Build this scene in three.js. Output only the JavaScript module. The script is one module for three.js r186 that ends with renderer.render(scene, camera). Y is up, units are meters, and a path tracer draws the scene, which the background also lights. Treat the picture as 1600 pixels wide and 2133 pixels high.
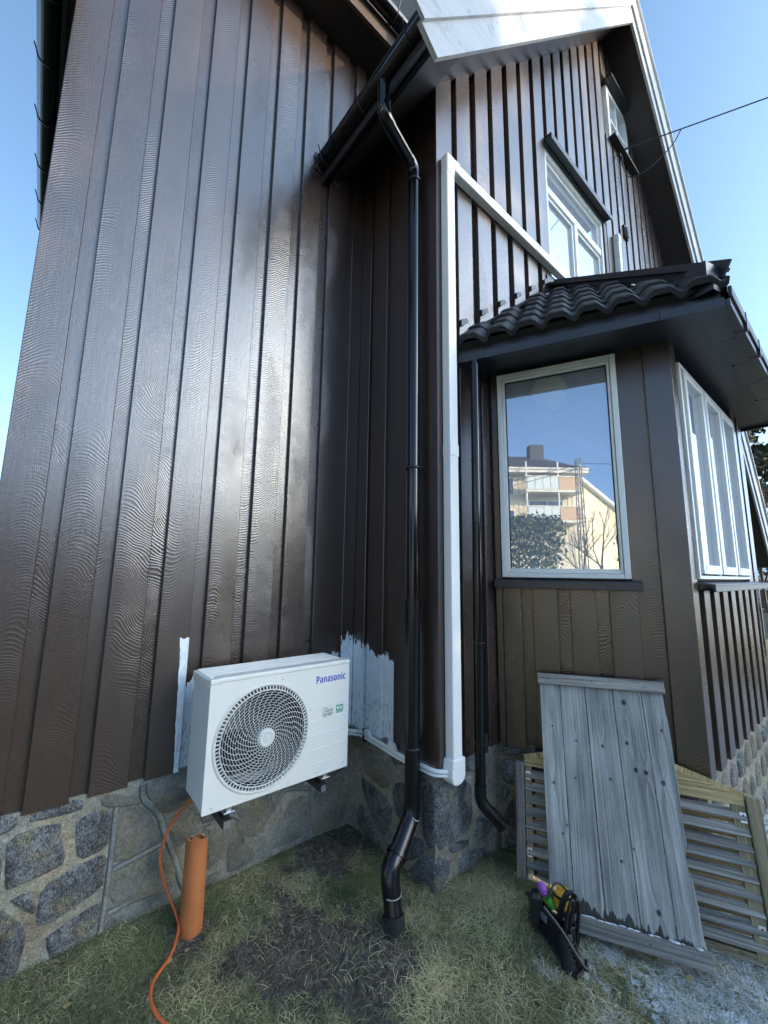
import * as THREE from 'three';
import { mergeGeometries } from 'three/addons/utils/BufferGeometryUtils.js';
import { RoundedBoxGeometry } from 'three/addons/geometries/RoundedBoxGeometry.js';
import { TextGeometry } from 'three/addons/geometries/TextGeometry.js';
import { FontLoader } from 'three/addons/loaders/FontLoader.js';

// ---------------------------------------------------------------- camera, sky, sun, exposure
const scene = new THREE.Scene();
const camera = new THREE.PerspectiveCamera(102.97, 0.75, 0.05, 600);
camera.rotation.order = 'YXZ';
camera.position.set(0, 1.68, 0);
camera.rotation.set(THREE.MathUtils.degToRad(8.585), THREE.MathUtils.degToRad(-39.968), THREE.MathUtils.degToRad(0.7955));
const renderer = new THREE.WebGLRenderer({ antialias: true });
renderer.setSize(768, 1024);
renderer.toneMapping = THREE.LinearToneMapping;
renderer.toneMappingExposure = 1.75;
renderer.shadowMap.enabled = true;

const SUN = new THREE.Vector3(0.75, 0.42, 1).normalize();
{
  // clear winter sky: brighter and whiter towards the sun and the horizon, deep blue across from it
  const w = 512, h = 256, d = new Float32Array(w * h * 4);
  for (let j = 0; j < h; j++) for (let i = 0; i < w; i++) {
    const el = ((j + 0.5) / h - 0.5) * Math.PI, az = ((i + 0.5) / w - 0.5) * 2 * Math.PI;
    const s = Math.max(Math.sin(el), 0.035), x = Math.cos(el) * Math.cos(az), y = Math.sin(el), z = Math.cos(el) * Math.sin(az);
    const c = Math.min(1, x * SUN.x + y * SUN.y + z * SUN.z), g = Math.acos(c);
    const L = 0.68 * (0.91 + 72 * Math.exp(-5.7 * g) + 0.9 * c * c) * (1 - Math.exp(-0.32 / s));
    const white = Math.min(1, 0.45 * Math.pow(1 - s, 4.5) + 1.25 * Math.exp(-2.4 * g));
    const o = (j * w + i) * 4, warm = Math.exp(-2.6 * g) * 0.5;
    d[o] = L * ((1 - white) * 0.55 + white * (0.98 + 0.7 * warm));
    d[o + 1] = L * ((1 - white) * 1.03 + white * 1.08);
    d[o + 2] = L * ((1 - white) * 1.83 + white * (1.09 - 0.9 * warm));
    d[o + 3] = 1;
  }
  const sky = new THREE.DataTexture(d, w, h, THREE.RGBAFormat, THREE.FloatType);
  sky.mapping = THREE.EquirectangularReflectionMapping;
  sky.minFilter = sky.magFilter = THREE.LinearFilter;
  sky.needsUpdate = true;
  scene.background = sky;
  scene.environment = sky;
}
const sun = new THREE.DirectionalLight(new THREE.Color(1.0, 0.80, 0.56), 4.5);
sun.position.copy(SUN).multiplyScalar(40);
sun.target.position.set(2, 2, -2);
sun.position.add(sun.target.position);
sun.castShadow = true;
sun.shadow.mapSize.set(2048, 2048);
Object.assign(sun.shadow.camera, { left: -16, right: 16, top: 16, bottom: -16, near: 1, far: 90 });
scene.add(sun, sun.target);

// ---------------------------------------------------------------- helpers
let seed = 7;
const rnd = () => { seed = (seed + 0x6D2B79F5) | 0; let t = Math.imul(seed ^ (seed >>> 15), 1 | seed); t = (t + Math.imul(t ^ (t >>> 7), 61 | t)) ^ t; return ((t ^ (t >>> 14)) >>> 0) / 4294967296; };
const rr = (a, b) => a + (b - a) * rnd();
const clamp = (x, a = 0, b = 1) => Math.min(b, Math.max(a, x));
const mix = (a, b, t) => a + (b - a) * t;
const sst = (a, b, x) => { const t = clamp((x - a) / (b - a)); return t * t * (3 - 2 * t); };
const V = (x, y, z) => new THREE.Vector3(x, y, z);
function hash(x, y, s) { let h = Math.imul(x | 0, 374761393) ^ Math.imul(y | 0, 668265263) ^ Math.imul(s | 0, 2147483647 ^ 0x5bd1e995); h = Math.imul(h ^ (h >>> 13), 1274126177); return ((h ^ (h >>> 16)) >>> 0) / 4294967296; }
// value noise that repeats every px, py cells
function vn(x, y, px, py, s) {
  const x0 = Math.floor(x), y0 = Math.floor(y), fx = x - x0, fy = y - y0, u = fx * fx * (3 - 2 * fx), v = fy * fy * (3 - 2 * fy);
  const ax = ((x0 % px) + px) % px, bx = (ax + 1) % px, ay = ((y0 % py) + py) % py, by = (ay + 1) % py;
  return mix(mix(hash(ax, ay, s), hash(bx, ay, s), u), mix(hash(ax, by, s), hash(bx, by, s), u), v);
}
function fbm(x, y, px, py, s, oct = 4) { let a = 0, w = 0.5, t = 0; for (let o = 0; o < oct; o++) { a += w * vn(x, y, px, py, s + o * 17); t += w; w *= 0.5; x *= 2; y *= 2; px *= 2; py *= 2; } return a / t; }
// a texture from fn(u, v) -> grey or [r, g, b] in 0..1 (sRGB when it is a colour map)
function tex(w, h, fn, color, wrap = THREE.RepeatWrapping) {
  const d = new Uint8Array(w * h * 4);
  for (let j = 0, o = 0; j < h; j++) for (let i = 0; i < w; i++, o += 4) {
    const c = fn((i + 0.5) / w, (j + 0.5) / h);
    if (typeof c === 'number') d[o] = d[o + 1] = d[o + 2] = clamp(c) * 255; else { d[o] = clamp(c[0]) * 255; d[o + 1] = clamp(c[1]) * 255; d[o + 2] = clamp(c[2]) * 255; }
    d[o + 3] = 255;
  }
  const t = new THREE.DataTexture(d, w, h);
  t.wrapS = t.wrapT = wrap; t.magFilter = THREE.LinearFilter; t.minFilter = THREE.LinearFilter;
  if (color) t.colorSpace = THREE.SRGBColorSpace;
  t.needsUpdate = true;
  return t;
}
const scaled = (t, su, sv, ou = 0, ov = 0) => { const c = t.clone(); c.repeat.set(su, sv); c.offset.set(ou, ov); c.needsUpdate = true; return c; };
const phys = (o) => new THREE.MeshPhysicalMaterial(o);
const lin = (r, g, b) => new THREE.Color().setRGB(r, g, b);

const names = new Map();
function numbered(n) { const k = names.get(n) ?? 0; names.set(n, k + 1); return k ? `${n}_${String(k).padStart(3, '0')}` : n; }
function tag(o, label, category, group, kind) { if (label) o.userData.label = label; if (category) o.userData.category = category; if (group) o.userData.group = group; if (kind) o.userData.kind = kind; return o; }
function thing(name, label, category, pos = [0, 0, 0], turn = 0, group) { const g = new THREE.Group(); g.name = numbered(name); g.position.set(...pos); g.rotation.y = turn; scene.add(g); return tag(g, label, category, group); }
const counters = new WeakMap();
function childName(parent, n) { let m = counters.get(parent); if (!m) counters.set(parent, m = new Map()); const k = m.get(n) ?? 0; m.set(n, k + 1); return k ? `${n}_${String(k).padStart(3, '0')}` : n; }
function part(parent, name, geo, mat, label) {
  const list = Array.isArray(geo) ? geo : [geo];
  let g = list[0];
  if (list.length > 1) g = mergeGeometries(list.map((x) => { const y = x.index ? x.toNonIndexed() : x; for (const k of Object.keys(y.attributes)) if (!['position', 'normal', 'uv'].includes(k)) y.deleteAttribute(k); return y; }));
  const m = new THREE.Mesh(g, mat); m.name = parent === scene ? numbered(name) : childName(parent, name);
  m.castShadow = m.receiveShadow = true; parent.add(m); if (label) m.userData.label = label; return m;
}
function sub(parent, name, pos = [0, 0, 0], turn = 0) { const g = new THREE.Group(); g.name = childName(parent, name); g.position.set(...pos); g.rotation.y = turn; parent.add(g); return g; }
function box(x0, x1, y0, y1, z0, z1) { const g = new THREE.BoxGeometry(x1 - x0, y1 - y0, z1 - z0); g.translate((x0 + x1) / 2, (y0 + y1) / 2, (z0 + z1) / 2); return uvBox(g); }
function rbox(x0, x1, y0, y1, z0, z1, r = 0.006, s = 2) { const g = new RoundedBoxGeometry(x1 - x0, y1 - y0, z1 - z0, s, r); g.translate((x0 + x1) / 2, (y0 + y1) / 2, (z0 + z1) / 2); return uvBox(g); }
// uv in metres from the face's main direction
function uvBox(g) {
  const p = g.attributes.position, n = g.attributes.normal, uv = new Float32Array(p.count * 2);
  for (let i = 0; i < p.count; i++) {
    const ax = Math.abs(n.getX(i)), ay = Math.abs(n.getY(i)), az = Math.abs(n.getZ(i));
    if (az >= ax && az >= ay) { uv[2 * i] = p.getX(i); uv[2 * i + 1] = p.getY(i); } else if (ax >= ay) { uv[2 * i] = p.getZ(i); uv[2 * i + 1] = p.getY(i); } else { uv[2 * i] = p.getX(i); uv[2 * i + 1] = p.getZ(i); }
  }
  g.setAttribute('uv', new THREE.BufferAttribute(uv, 2));
  return g;
}
const shift = (g, du, dv) => { const u = g.attributes.uv; for (let i = 0; i < u.count; i++) u.setXY(i, u.getX(i) + du, u.getY(i) + dv); return g; };
const swapUV = (g) => { const u = g.attributes.uv; for (let i = 0; i < u.count; i++) u.setXY(i, u.getY(i), u.getX(i)); return g; };
const tube = (pts, r, seg = 40, rad = 10, tension = 0.5) => new THREE.TubeGeometry(new THREE.CatmullRomCurve3(pts.map((p) => V(...p)), false, 'catmullrom', tension), seg, r, rad);
function cyl(a, b, r0, r1 = r0, n = 20, open = false) { const A = V(...a), B = V(...b), g = new THREE.CylinderGeometry(r1, r0, A.distanceTo(B), n, 1, open); g.translate(0, A.distanceTo(B) / 2, 0); g.applyQuaternion(new THREE.Quaternion().setFromUnitVectors(V(0, 1, 0), B.clone().sub(A).normalize())); g.translate(...a); return g; }
// a box along a line, w wide (level) and h high
function beam(a, b, w, h, up = V(0, 1, 0)) {
  const A = V(...a), B = V(...b), len = A.distanceTo(B), x = B.clone().sub(A).normalize(), z = x.clone().cross(up).normalize(), y = z.clone().cross(x);
  const g = uvBox(new THREE.BoxGeometry(len, h, w)); g.translate(len / 2, 0, 0);
  g.applyMatrix4(new THREE.Matrix4().makeBasis(x, y, z).setPosition(A)); return g;
}
// board with chamfered front edges: local x 0..w, z 0..t, y from y0 to yl (left) and yr (right)
function boardGeo(w, t, y0, yl, yr, ou = 0, ov = 0, c = 0.003) {
  const pr = [[0, 0], [0, t - c], [c, t], [w - c, t], [w, t - c], [w, 0]], P = [], U = [];
  const top = (x) => mix(yl, yr, x / w);
  let s = 0; const us = [0]; for (let i = 1; i < 6; i++) us.push(s += Math.hypot(pr[i][0] - pr[i - 1][0], pr[i][1] - pr[i - 1][1]));
  const pt = (i, k) => { P.push(pr[i][0], k ? top(pr[i][0]) : y0, pr[i][1]); U.push(us[i] - us[1] + ou, (k ? top(pr[i][0]) : y0) + ov); };
  for (let i = 0; i < 5; i++) { pt(i, 0); pt(i + 1, 0); pt(i + 1, 1); pt(i, 0); pt(i + 1, 1); pt(i, 1); }
  for (let i = 1; i < 5; i++) { pt(0, 0); pt(i + 1, 0); pt(i, 0); pt(0, 1); pt(i, 1); pt(i + 1, 1); }
  const g = new THREE.BufferGeometry();
  g.setAttribute('position', new THREE.Float32BufferAttribute(P, 3)); g.setAttribute('uv', new THREE.Float32BufferAttribute(U, 2)); g.computeVertexNormals(); return g;
}
// flat polygon given as points, with thickness along dir
function slab(pts, dir) {
  const n = pts.length, P = [], A = pts.map((p) => V(...p)), D = V(...dir), B = A.map((p) => p.clone().add(D));
  const nrm = A[1].clone().sub(A[0]).cross(A[2].clone().sub(A[0])), flip = nrm.dot(D) > 0;
  const tri = (a, b, c) => (flip ? P.push(...a.toArray(), ...c.toArray(), ...b.toArray()) : P.push(...a.toArray(), ...b.toArray(), ...c.toArray()));
  for (let i = 1; i < n - 1; i++) { tri(A[0], A[i], A[i + 1]); tri(B[0], B[i + 1], B[i]); }
  for (let i = 0; i < n; i++) { const j = (i + 1) % n; tri(A[i], B[i], B[j]); tri(A[i], B[j], A[j]); }
  const g = new THREE.BufferGeometry(); g.setAttribute('position', new THREE.Float32BufferAttribute(P, 3)); g.computeVertexNormals();
  g.setAttribute('uv', new THREE.Float32BufferAttribute(new Float32Array(P.length / 3 * 2), 2)); return uvBox(g);
}
// fieldstone: rounded polygon, domed, standing h proud; points in wall coordinates
function stoneGeo(poly, h, grow = 0) {
  const c = new THREE.CatmullRomCurve3(poly.map(([x, y]) => V(x, y, 0)), true, 'catmullrom', 0.4), n = Math.min(22, Math.max(12, poly.length * 2)), o = c.getSpacedPoints(n).slice(0, n);
  const m = o.reduce((a, p) => a.add(p), V(0, 0, 0)).divideScalar(n), P = [], U = [], I = [];
  const put = (p, z) => { P.push(p.x, p.y, z); U.push(p.x, p.y); };
  for (const p of o) put(p, -0.004);
  for (const p of o) { const q = p.clone().sub(m), l = q.length(); q.multiplyScalar(Math.max(0.5, (l - 0.011) / l)); put(q.add(m), h * rr(0.75, 1.1)); }
  for (const p of o) { const q = p.clone().sub(m).multiplyScalar(0.5).add(m); put(q, h * rr(1.1, 1.7)); }
  put(m, h * 1.5);
  for (let i = 0; i < n; i++) { const j = (i + 1) % n; for (let k = 0; k < 2; k++) I.push(k * n + i, k * n + j, (k + 1) * n + j, k * n + i, (k + 1) * n + j, (k + 1) * n + i); I.push(2 * n + i, 2 * n + j, 3 * n); }
  const area = o.reduce((a, p, i) => a + p.x * o[(i + 1) % n].y - p.y * o[(i + 1) % n].x, 0);
  if (area < 0) for (let i = 0; i < I.length; i += 3) [I[i], I[i + 1]] = [I[i + 1], I[i]];
  const g = new THREE.BufferGeometry(); g.setAttribute('position', new THREE.Float32BufferAttribute(P, 3)); g.setAttribute('uv', new THREE.Float32BufferAttribute(U, 2)); g.setIndex(I); g.computeVertexNormals(); return g;
}

// ---------------------------------------------------------------- materials
// painted sawn boards: saw ripples across the grain, grain lines, drips. tile 0.64 x 1.28 m
function paintBump(s) {
  const kn = []; for (let i = 0; i < 9; i++) kn.push([hash(i, 1, s), hash(i, 2, s), 0.012 + 0.016 * hash(i, 3, s)]);
  return tex(1024, 2048, (u, v) => {
    let knot = 0; for (const [a, b, r] of kn) { const d = Math.hypot((u - a) * 0.64, (v - b) * 1.28 * 0.7); if (d < r * 2) knot += 0.07 * Math.cos(d * 900) * (1 - sst(r, r * 2, d)); }
    const wx = fbm(u * 3, v * 4, 3, 4, s, 3), wy = fbm(u * 2, v * 9, 2, 9, s + 40, 3);
    const lam = 78, arc = 3.2 * Math.sin(2 * Math.PI * (u * 2 + 0.25 * wx)) + 4.5 * wx + 3 * wy;
    const amp = sst(0.34, 0.66, fbm(u * 4, v * 3, 4, 3, s + 80, 2));
    const rs = Math.sin(2 * Math.PI * (v * lam + arc + 0.5 * (fbm(u * 9, v * 30, 9, 30, s + 31, 2) - 0.5))), rip = rs * (0.7 + 0.3 * rs);
    const grain = fbm(u * 90, v * 7, 90, 7, s + 9, 3), fine = vn(u * 260, v * 520, 260, 520, s + 5), lump = fbm(u * 40, v * 70, 40, 70, s + 3, 2);
    const crack = sst(0.93, 1, Math.abs(2 * vn(u * 30 + 0.4 * wx, v * 3, 30, 3, s + 77) - 1));
    return 0.42 + knot + 0.035 * sst(0.8, 0.95, vn(u * 60, v * 5, 60, 5, s + 91)) + 0.24 * (0.35 + 0.65 * amp) * rip + 0.12 * (grain - 0.5) + 0.08 * (fine - 0.5) + 0.16 * (lump - 0.5) - 0.08 * crack;
  });
}
const pb = [paintBump(11), paintBump(57)];
const chips = tex(1024, 1024, (u, v) => {
  const a = fbm(u * 6, v * 6, 6, 6, 3, 4), b = fbm(u * 120, v * 30, 120, 30, 4, 2);
  const k = 0.84 + 0.1 * (a - 0.5) + 0.16 * (b - 0.5);
  let sp = sst(0.955, 0.985, vn(u * 130, v * 150, 130, 150, 21)) * sst(0.5, 0.62, vn(u * 9, v * 9, 9, 9, 22));
  return [mix(k, 2.2, sp * 0.55), mix(k, 2.2, sp * 0.55), mix(k, 2.2, sp * 0.55)];
}, false);
const paintRough = tex(512, 512, (u, v) => 0.88 + 0.2 * (fbm(u * 8, v * 5, 8, 5, 61, 4) - 0.5));
const BROWN = [0.052, 0.0325, 0.0245];
const paint = [0, 1, 0, 1].map((k, i) => phys({
  color: lin(...BROWN.map((c) => c * [1, 1.08, 0.94, 1.03][i])), map: scaled(chips, 0.9, 0.9), roughness: [0.32, 0.36, 0.34, 0.31][i], roughnessMap: scaled(paintRough, 1.3, 1.3), ior: 1.9,
  bumpMap: scaled(pb[k], 1 / 0.64, 1 / 1.28), bumpScale: 0.0016 }));
const trimPaint = phys({ color: lin(0.05, 0.034, 0.03), roughness: 0.42, map: scaled(chips, 0.7, 0.7), bumpMap: scaled(pb[0], 0.9, 0.9), bumpScale: 0.0008 });
const soffitPaint = phys({ color: lin(0.026, 0.022, 0.024), roughness: 0.5, map: scaled(chips, 0.7, 0.7) });
const blackGloss = phys({ color: lin(0.004, 0.0045, 0.006), roughness: 0.14, ior: 1.5, roughnessMap: scaled(paintRough, 2, 2), bumpMap: scaled(paintRough, 3, 3), bumpScale: 0.0004 });
const blackMatt = phys({ color: lin(0.012, 0.013, 0.016), roughness: 0.4 });
const blackPlastic = phys({ color: lin(0.006, 0.0065, 0.008), roughness: 0.27, roughnessMap: paintRough });
const slateBlue = phys({ color: lin(0.028, 0.031, 0.040), roughness: 0.33 });
const whiteTrim = phys({ color: lin(0.72, 0.74, 0.70), roughness: 0.34, map: tex(256, 256, (u, v) => 0.92 + 0.14 * (fbm(u * 8, v * 8, 8, 8, 5, 4) - 0.5)) });
const frameWhite = phys({ color: lin(0.74, 0.76, 0.72), roughness: 0.3 });
const trunkWhite = phys({ color: lin(0.78, 0.79, 0.77), roughness: 0.3 });
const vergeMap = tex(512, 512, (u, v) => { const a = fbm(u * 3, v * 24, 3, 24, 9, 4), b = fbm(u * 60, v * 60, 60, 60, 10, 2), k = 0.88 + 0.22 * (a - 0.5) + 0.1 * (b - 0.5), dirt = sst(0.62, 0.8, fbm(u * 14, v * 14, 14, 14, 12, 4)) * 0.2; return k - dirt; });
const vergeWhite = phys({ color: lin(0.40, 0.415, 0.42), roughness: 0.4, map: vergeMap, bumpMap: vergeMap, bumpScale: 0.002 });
const pumpWhite = phys({ color: lin(0.70, 0.70, 0.65), roughness: 0.38 });
const pumpGrey = phys({ color: lin(0.66, 0.68, 0.68), roughness: 0.4 });
const grilleWhite = phys({ color: lin(0.60, 0.61, 0.58), roughness: 0.45 });
const zinc = phys({ color: lin(0.62, 0.64, 0.66), metalness: 0.9, roughness: 0.33 });
const darkHole = phys({ color: lin(0.01, 0.011, 0.012), roughness: 0.8 });
const graniteMap = tex(1024, 1024, (u, v) => {
  const a = fbm(u * 5, v * 5, 5, 5, 31, 5), b = fbm(u * 90, v * 60, 90, 60, 33, 3), c = vn(u * 300, v * 300, 300, 300, 35), st = fbm(u * 20 + 3 * a, v * 8, 20, 8, 37, 3);
  let k = 0.30 + 0.22 * (a - 0.5) + 0.34 * (b - 0.5) + 0.24 * (c - 0.5) + 0.12 * (st - 0.5);
  const mica = sst(0.86, 0.97, vn(u * 170, v * 170, 170, 170, 41)); k += 0.28 * mica;
  const ochre = sst(0.6, 0.8, fbm(u * 9, v * 9, 9, 9, 43, 4));
  return [k * (0.99 + 0.12 * ochre), k * (1.01 + 0.04 * ochre), k * (1.02 - 0.16 * ochre)];
}, true);
const rockBump = tex(1024, 1024, (u, v) => 0.5 * fbm(u * 12, v * 12, 12, 12, 51, 5) + 0.3 * fbm(u * 70, v * 50, 70, 50, 53, 3) + 0.2 * vn(u * 260, v * 260, 260, 260, 55));
const granite = [1, 1.25, 0.82].map((k) => phys({ color: lin(1.35 * k, 1.37 * k, 1.37 * k), map: scaled(graniteMap, 2, 2), bumpMap: scaled(rockBump, 2.2, 2.2), bumpScale: 0.012, roughness: 0.85 }));
const mortarMap = tex(1024, 1024, (u, v) => {
  const a = fbm(u * 6, v * 6, 6, 6, 71, 5), b = fbm(u * 50, v * 50, 50, 50, 73, 3), c = vn(u * 220, v * 220, 220, 220, 75), rust = 0.4 * sst(0.62, 0.75, fbm(u * 5, v * 5, 5, 5, 79, 4));
  const k = 0.56 + 0.26 * (a - 0.5) + 0.2 * (b - 0.5) + 0.14 * (c - 0.5), grey = sst(0.42, 0.6, fbm(u * 3, v * 3, 3, 3, 83, 3));
  return [k * mix(1.0, 0.95, grey) + 0.03 * rust, k * mix(0.98, 0.96, grey) - 0.02 * rust, k * mix(0.88, 0.92, grey) - 0.06 * rust];
}, true);
const mortar = phys({ color: lin(0.95, 0.95, 0.93), map: scaled(mortarMap, 1.1, 1.1), bumpMap: scaled(rockBump, 1.7, 1.7), bumpScale: 0.016, roughness: 0.95 });
const parged = [0.74, 0.62].map((k) => phys({ color: lin(k, 0.98 * k, 0.92 * k), map: scaled(mortarMap, 1.6, 1.6), bumpMap: scaled(rockBump, 2, 2), bumpScale: 0.012, roughness: 0.92 }));
const mortarJoint = phys({ color: lin(0.8, 0.86, 0.95), map: scaled(mortarMap, 2, 2), bumpMap: scaled(rockBump, 3, 3), bumpScale: 0.005, roughness: 0.9 });
// weathered wood: silver grey, grain along v. tile 0.5 x 1 m
const oldWood = (s, lo, hi, knots) => tex(512, 1024, (u, v) => {
  let x = u + 0.03 * (fbm(u * 2, v * 3, 2, 3, s, 3) - 0.5), kn = 0;
  for (const [kx, ky, kr] of knots) { const dx = u - kx, dy = (v - ky) * 2, r = Math.hypot(dx, dy * 0.5); x += 0.4 * kr * Math.sign(dx) * Math.exp(-(r * r) / (kr * kr * 5)); kn = Math.max(kn, 1 - sst(kr * 0.35, kr * 0.6, Math.hypot(dx, dy))); }
  const g = fbm(x * 70, v * 3, 70, 3, s + 2, 3), g2 = fbm(x * 16, v * 2, 16, 2, s + 3, 3), f = vn(u * 250, v * 60, 250, 60, s + 4), k = clamp(0.5 + 1.1 * (g - 0.5) + 0.7 * (g2 - 0.5) + 0.25 * (f - 0.5) - 0.5 * kn);
  return [mix(lo[0], hi[0], k), mix(lo[1], hi[1], k), mix(lo[2], hi[2], k)];
}, true);
const greyWoodMap = oldWood(101, [0.40, 0.385, 0.36], [0.72, 0.70, 0.66], [[0.3, 0.4, 0.04], [0.75, 0.8, 0.03]]);
const paleWoodMap = oldWood(131, [0.42, 0.38, 0.29], [0.70, 0.65, 0.52], [[0.6, 0.25, 0.04], [0.2, 0.7, 0.03]]);
const greyWood = phys({ map: scaled(greyWoodMap, 2, 1), bumpMap: scaled(greyWoodMap, 2, 1), bumpScale: 0.0025, roughness: 0.85 });
const paleWood = phys({ map: scaled(paleWoodMap, 2, 1), bumpMap: scaled(paleWoodMap, 2, 1), bumpScale: 0.002, roughness: 0.8 });
const glassMat = phys({ color: lin(0.80, 0.88, 1.0), metalness: 0.62, roughness: 0.0, transmission: 1, thickness: 0, ior: 1.52 });
const roomWall = phys({ color: lin(0.26, 0.25, 0.22), roughness: 0.9 });
const tileMat = [1, 1.25, 0.8].map((k) => phys({ color: lin(0.026 * k, 0.027 * k, 0.029 * k), roughness: 0.62, bumpMap: scaled(rockBump, 5, 5), bumpScale: 0.003 }));
const clay = phys({ color: lin(0.50, 0.17, 0.055), roughness: 0.6, map: tex(256, 256, (u, v) => { const k = 0.86 + 0.3 * (fbm(u * 6, v * 6, 6, 6, 3, 4) - 0.5); return [k, k, k]; }) });
// ---------------------------------------------------------------- the house
const house = thing('house', 'dark brown timber house with gable, bay window, stone foundation and black gutters', 'house');
const ZA = -2.5, XB = 1.82, ZC = -1.66, YB = 0.615;
const FK = V(2.815, 0, -0.66), FU = V(0.4066, 0, 0.9136), FN = V(-0.9136, 0, 0.4066), FT = Math.atan2(-0.9136, 0.4066), FL = 1.0945;
const ySoff = (x) => (x < 5.28 ? 5.18 + 1.14 * (x - 1.82) : 9.124 - 1.18 * (x - 5.28));
const yVerge = (x) => (x < 5.31 ? 4.616 + 1.14 * (x - 1.445) : 9.022 - 1.18 * (x - 5.31));
const paintAt = () => paint[Math.floor(rnd() * 4)];
// one board on a wall group; x0, x1 in the wall's own metres, z at its back
function plank(g, x0, x1, y0, yl, yr = yl, t = 0.028, z = 0, mat = null, own = false) {
  const geo = boardGeo(x1 - x0, t, y0, yl, yr, own ? 0 : rr(0, 5), own ? 0 : rr(0, 5));
  const m = part(g, 'board', geo, mat ?? paintAt()); m.position.set(x0, 0, z); m.rotation.z = own ? 0 : rr(-0.0006, 0.0006); return m;
}
// old white paint laid bare, with a ragged edge: white(u, v) in metres of the board, gives how far inside
function bareMat(white, k = 0) {
  const map = tex(256, 1024, (a, b) => {
    const u = a * 0.2, v = 0.5 + b, n = fbm(u * 60, v * 22, 60, 60, 7 + k, 4), f = fbm(u * 220, v * 160, 400, 400, 9 + k, 3);
    const edge = u < 0.0004 || v > 1.48;
    const on = !edge && white(u, v, n) > 0 && f + 0.5 * n > 0.34;
    if (!on) return [0.253, 0.198, 0.171].map((c) => c * (0.95 + 0.15 * (n - 0.5)));
    const dirt = sst(0.5, 0.75, fbm(u * 90, v * 40, 90, 90, 31 + k, 4)) * (v < 0.85 ? 0.16 : 0.06), w = 0.95 - dirt + 0.1 * (f - 0.5);
    return [w * 0.95, w * 0.985, w];
  }, true, THREE.ClampToEdgeWrapping);
  map.repeat.set(5, 1); map.offset.set(0, -0.5);
  return phys({ map, roughness: 0.34, ior: 1.9, roughnessMap: scaled(paintRough, 1.3, 1.3), bumpMap: scaled(pb[k % 2], 1 / 0.64, 1 / 1.28), bumpScale: 0.0016 });
}

// --- wall A: faces the camera from the left
{
  const w = sub(house, 'wall', [0, 0, ZA - 0.028]);
  const starts = [-0.174, 0.06, 0.295, 0.53, 0.768, 1.003, 1.24, 1.475];
  starts.forEach((x, i) => {
    const mat = i === 3 ? bareMat((u, v, n) => (v < 1.3 + 0.02 * n ? u - 0.115 - (1.3 - v) * 0.028 + 0.012 * (n - 0.5) : -1), 1) : null;
    plank(w, x, x + (i ? rr(0.158, 0.168) : 0.165), YB + rr(-0.004, 0.004), 6.2, 6.2, 0.028 + rr(-0.003, 0.003), 0, mat, !!mat);
  });
  plank(w, 1.712, XB, YB, 6.2, 6.2, 0.028, 0, bareMat((u, v, n) => (v < 1.2 + 0.16 * (n - 0.3) - 0.6 * Math.abs(u - 0.05) ? 1 : -1), 2), true);
  for (let i = 0; i < 9; i++) {
    const x = i < 8 ? starts[i] + 0.12 : -0.17;
    if (i === 8) continue;
    const mat = i === 3 ? bareMat((u, v, n) => 1.06 + 0.1 * (n - 0.5) - v, 3) : i === 7 ? bareMat((u, v, n) => 1.12 + 0.14 * (n - 0.5) - v, 4) : null;
    plank(w, x, x + 0.175, YB + 0.006, 6.2, 6.2, 0.02, -0.021, mat, !!mat);
  }
}
// --- wall B: the inner corner, faces left
{
  const w = sub(house, 'wall', [XB + 0.028, 0, 0], -Math.PI / 2);
  const b = (z0, z1, mat) => plank(w, z0, z1, YB + rr(-0.004, 0.004), ySoff(1.82) + 0.02, undefined, 0.028, 0, mat, !!mat);
  b(-2.5, -2.375, bareMat((u, v, n) => 1.2 + 0.14 * (n - 0.5) - v - 0.3 * u, 5)); b(-2.342, -2.17, bareMat((u, v, n) => 1.16 + 0.12 * (n - 0.5) - v - 0.2 * u, 6)); b(-2.103, -1.94, bareMat((u, v, n) => Math.min(1.12 + 0.1 * (n - 0.5) - v, 0.052 - u), 7)); b(-1.872, ZC - 0.001);
  for (const z of [-2.42, -2.2, -1.97]) { const mat = z < -2.1 ? bareMat((u, v, n) => 1.14 + 0.1 * (n - 0.5) - v, 8) : null; plank(w, z, z + 0.14, YB + 0.006, 5.2, 5.2, 0.018, -0.02, mat, !!mat); }
}
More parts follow.
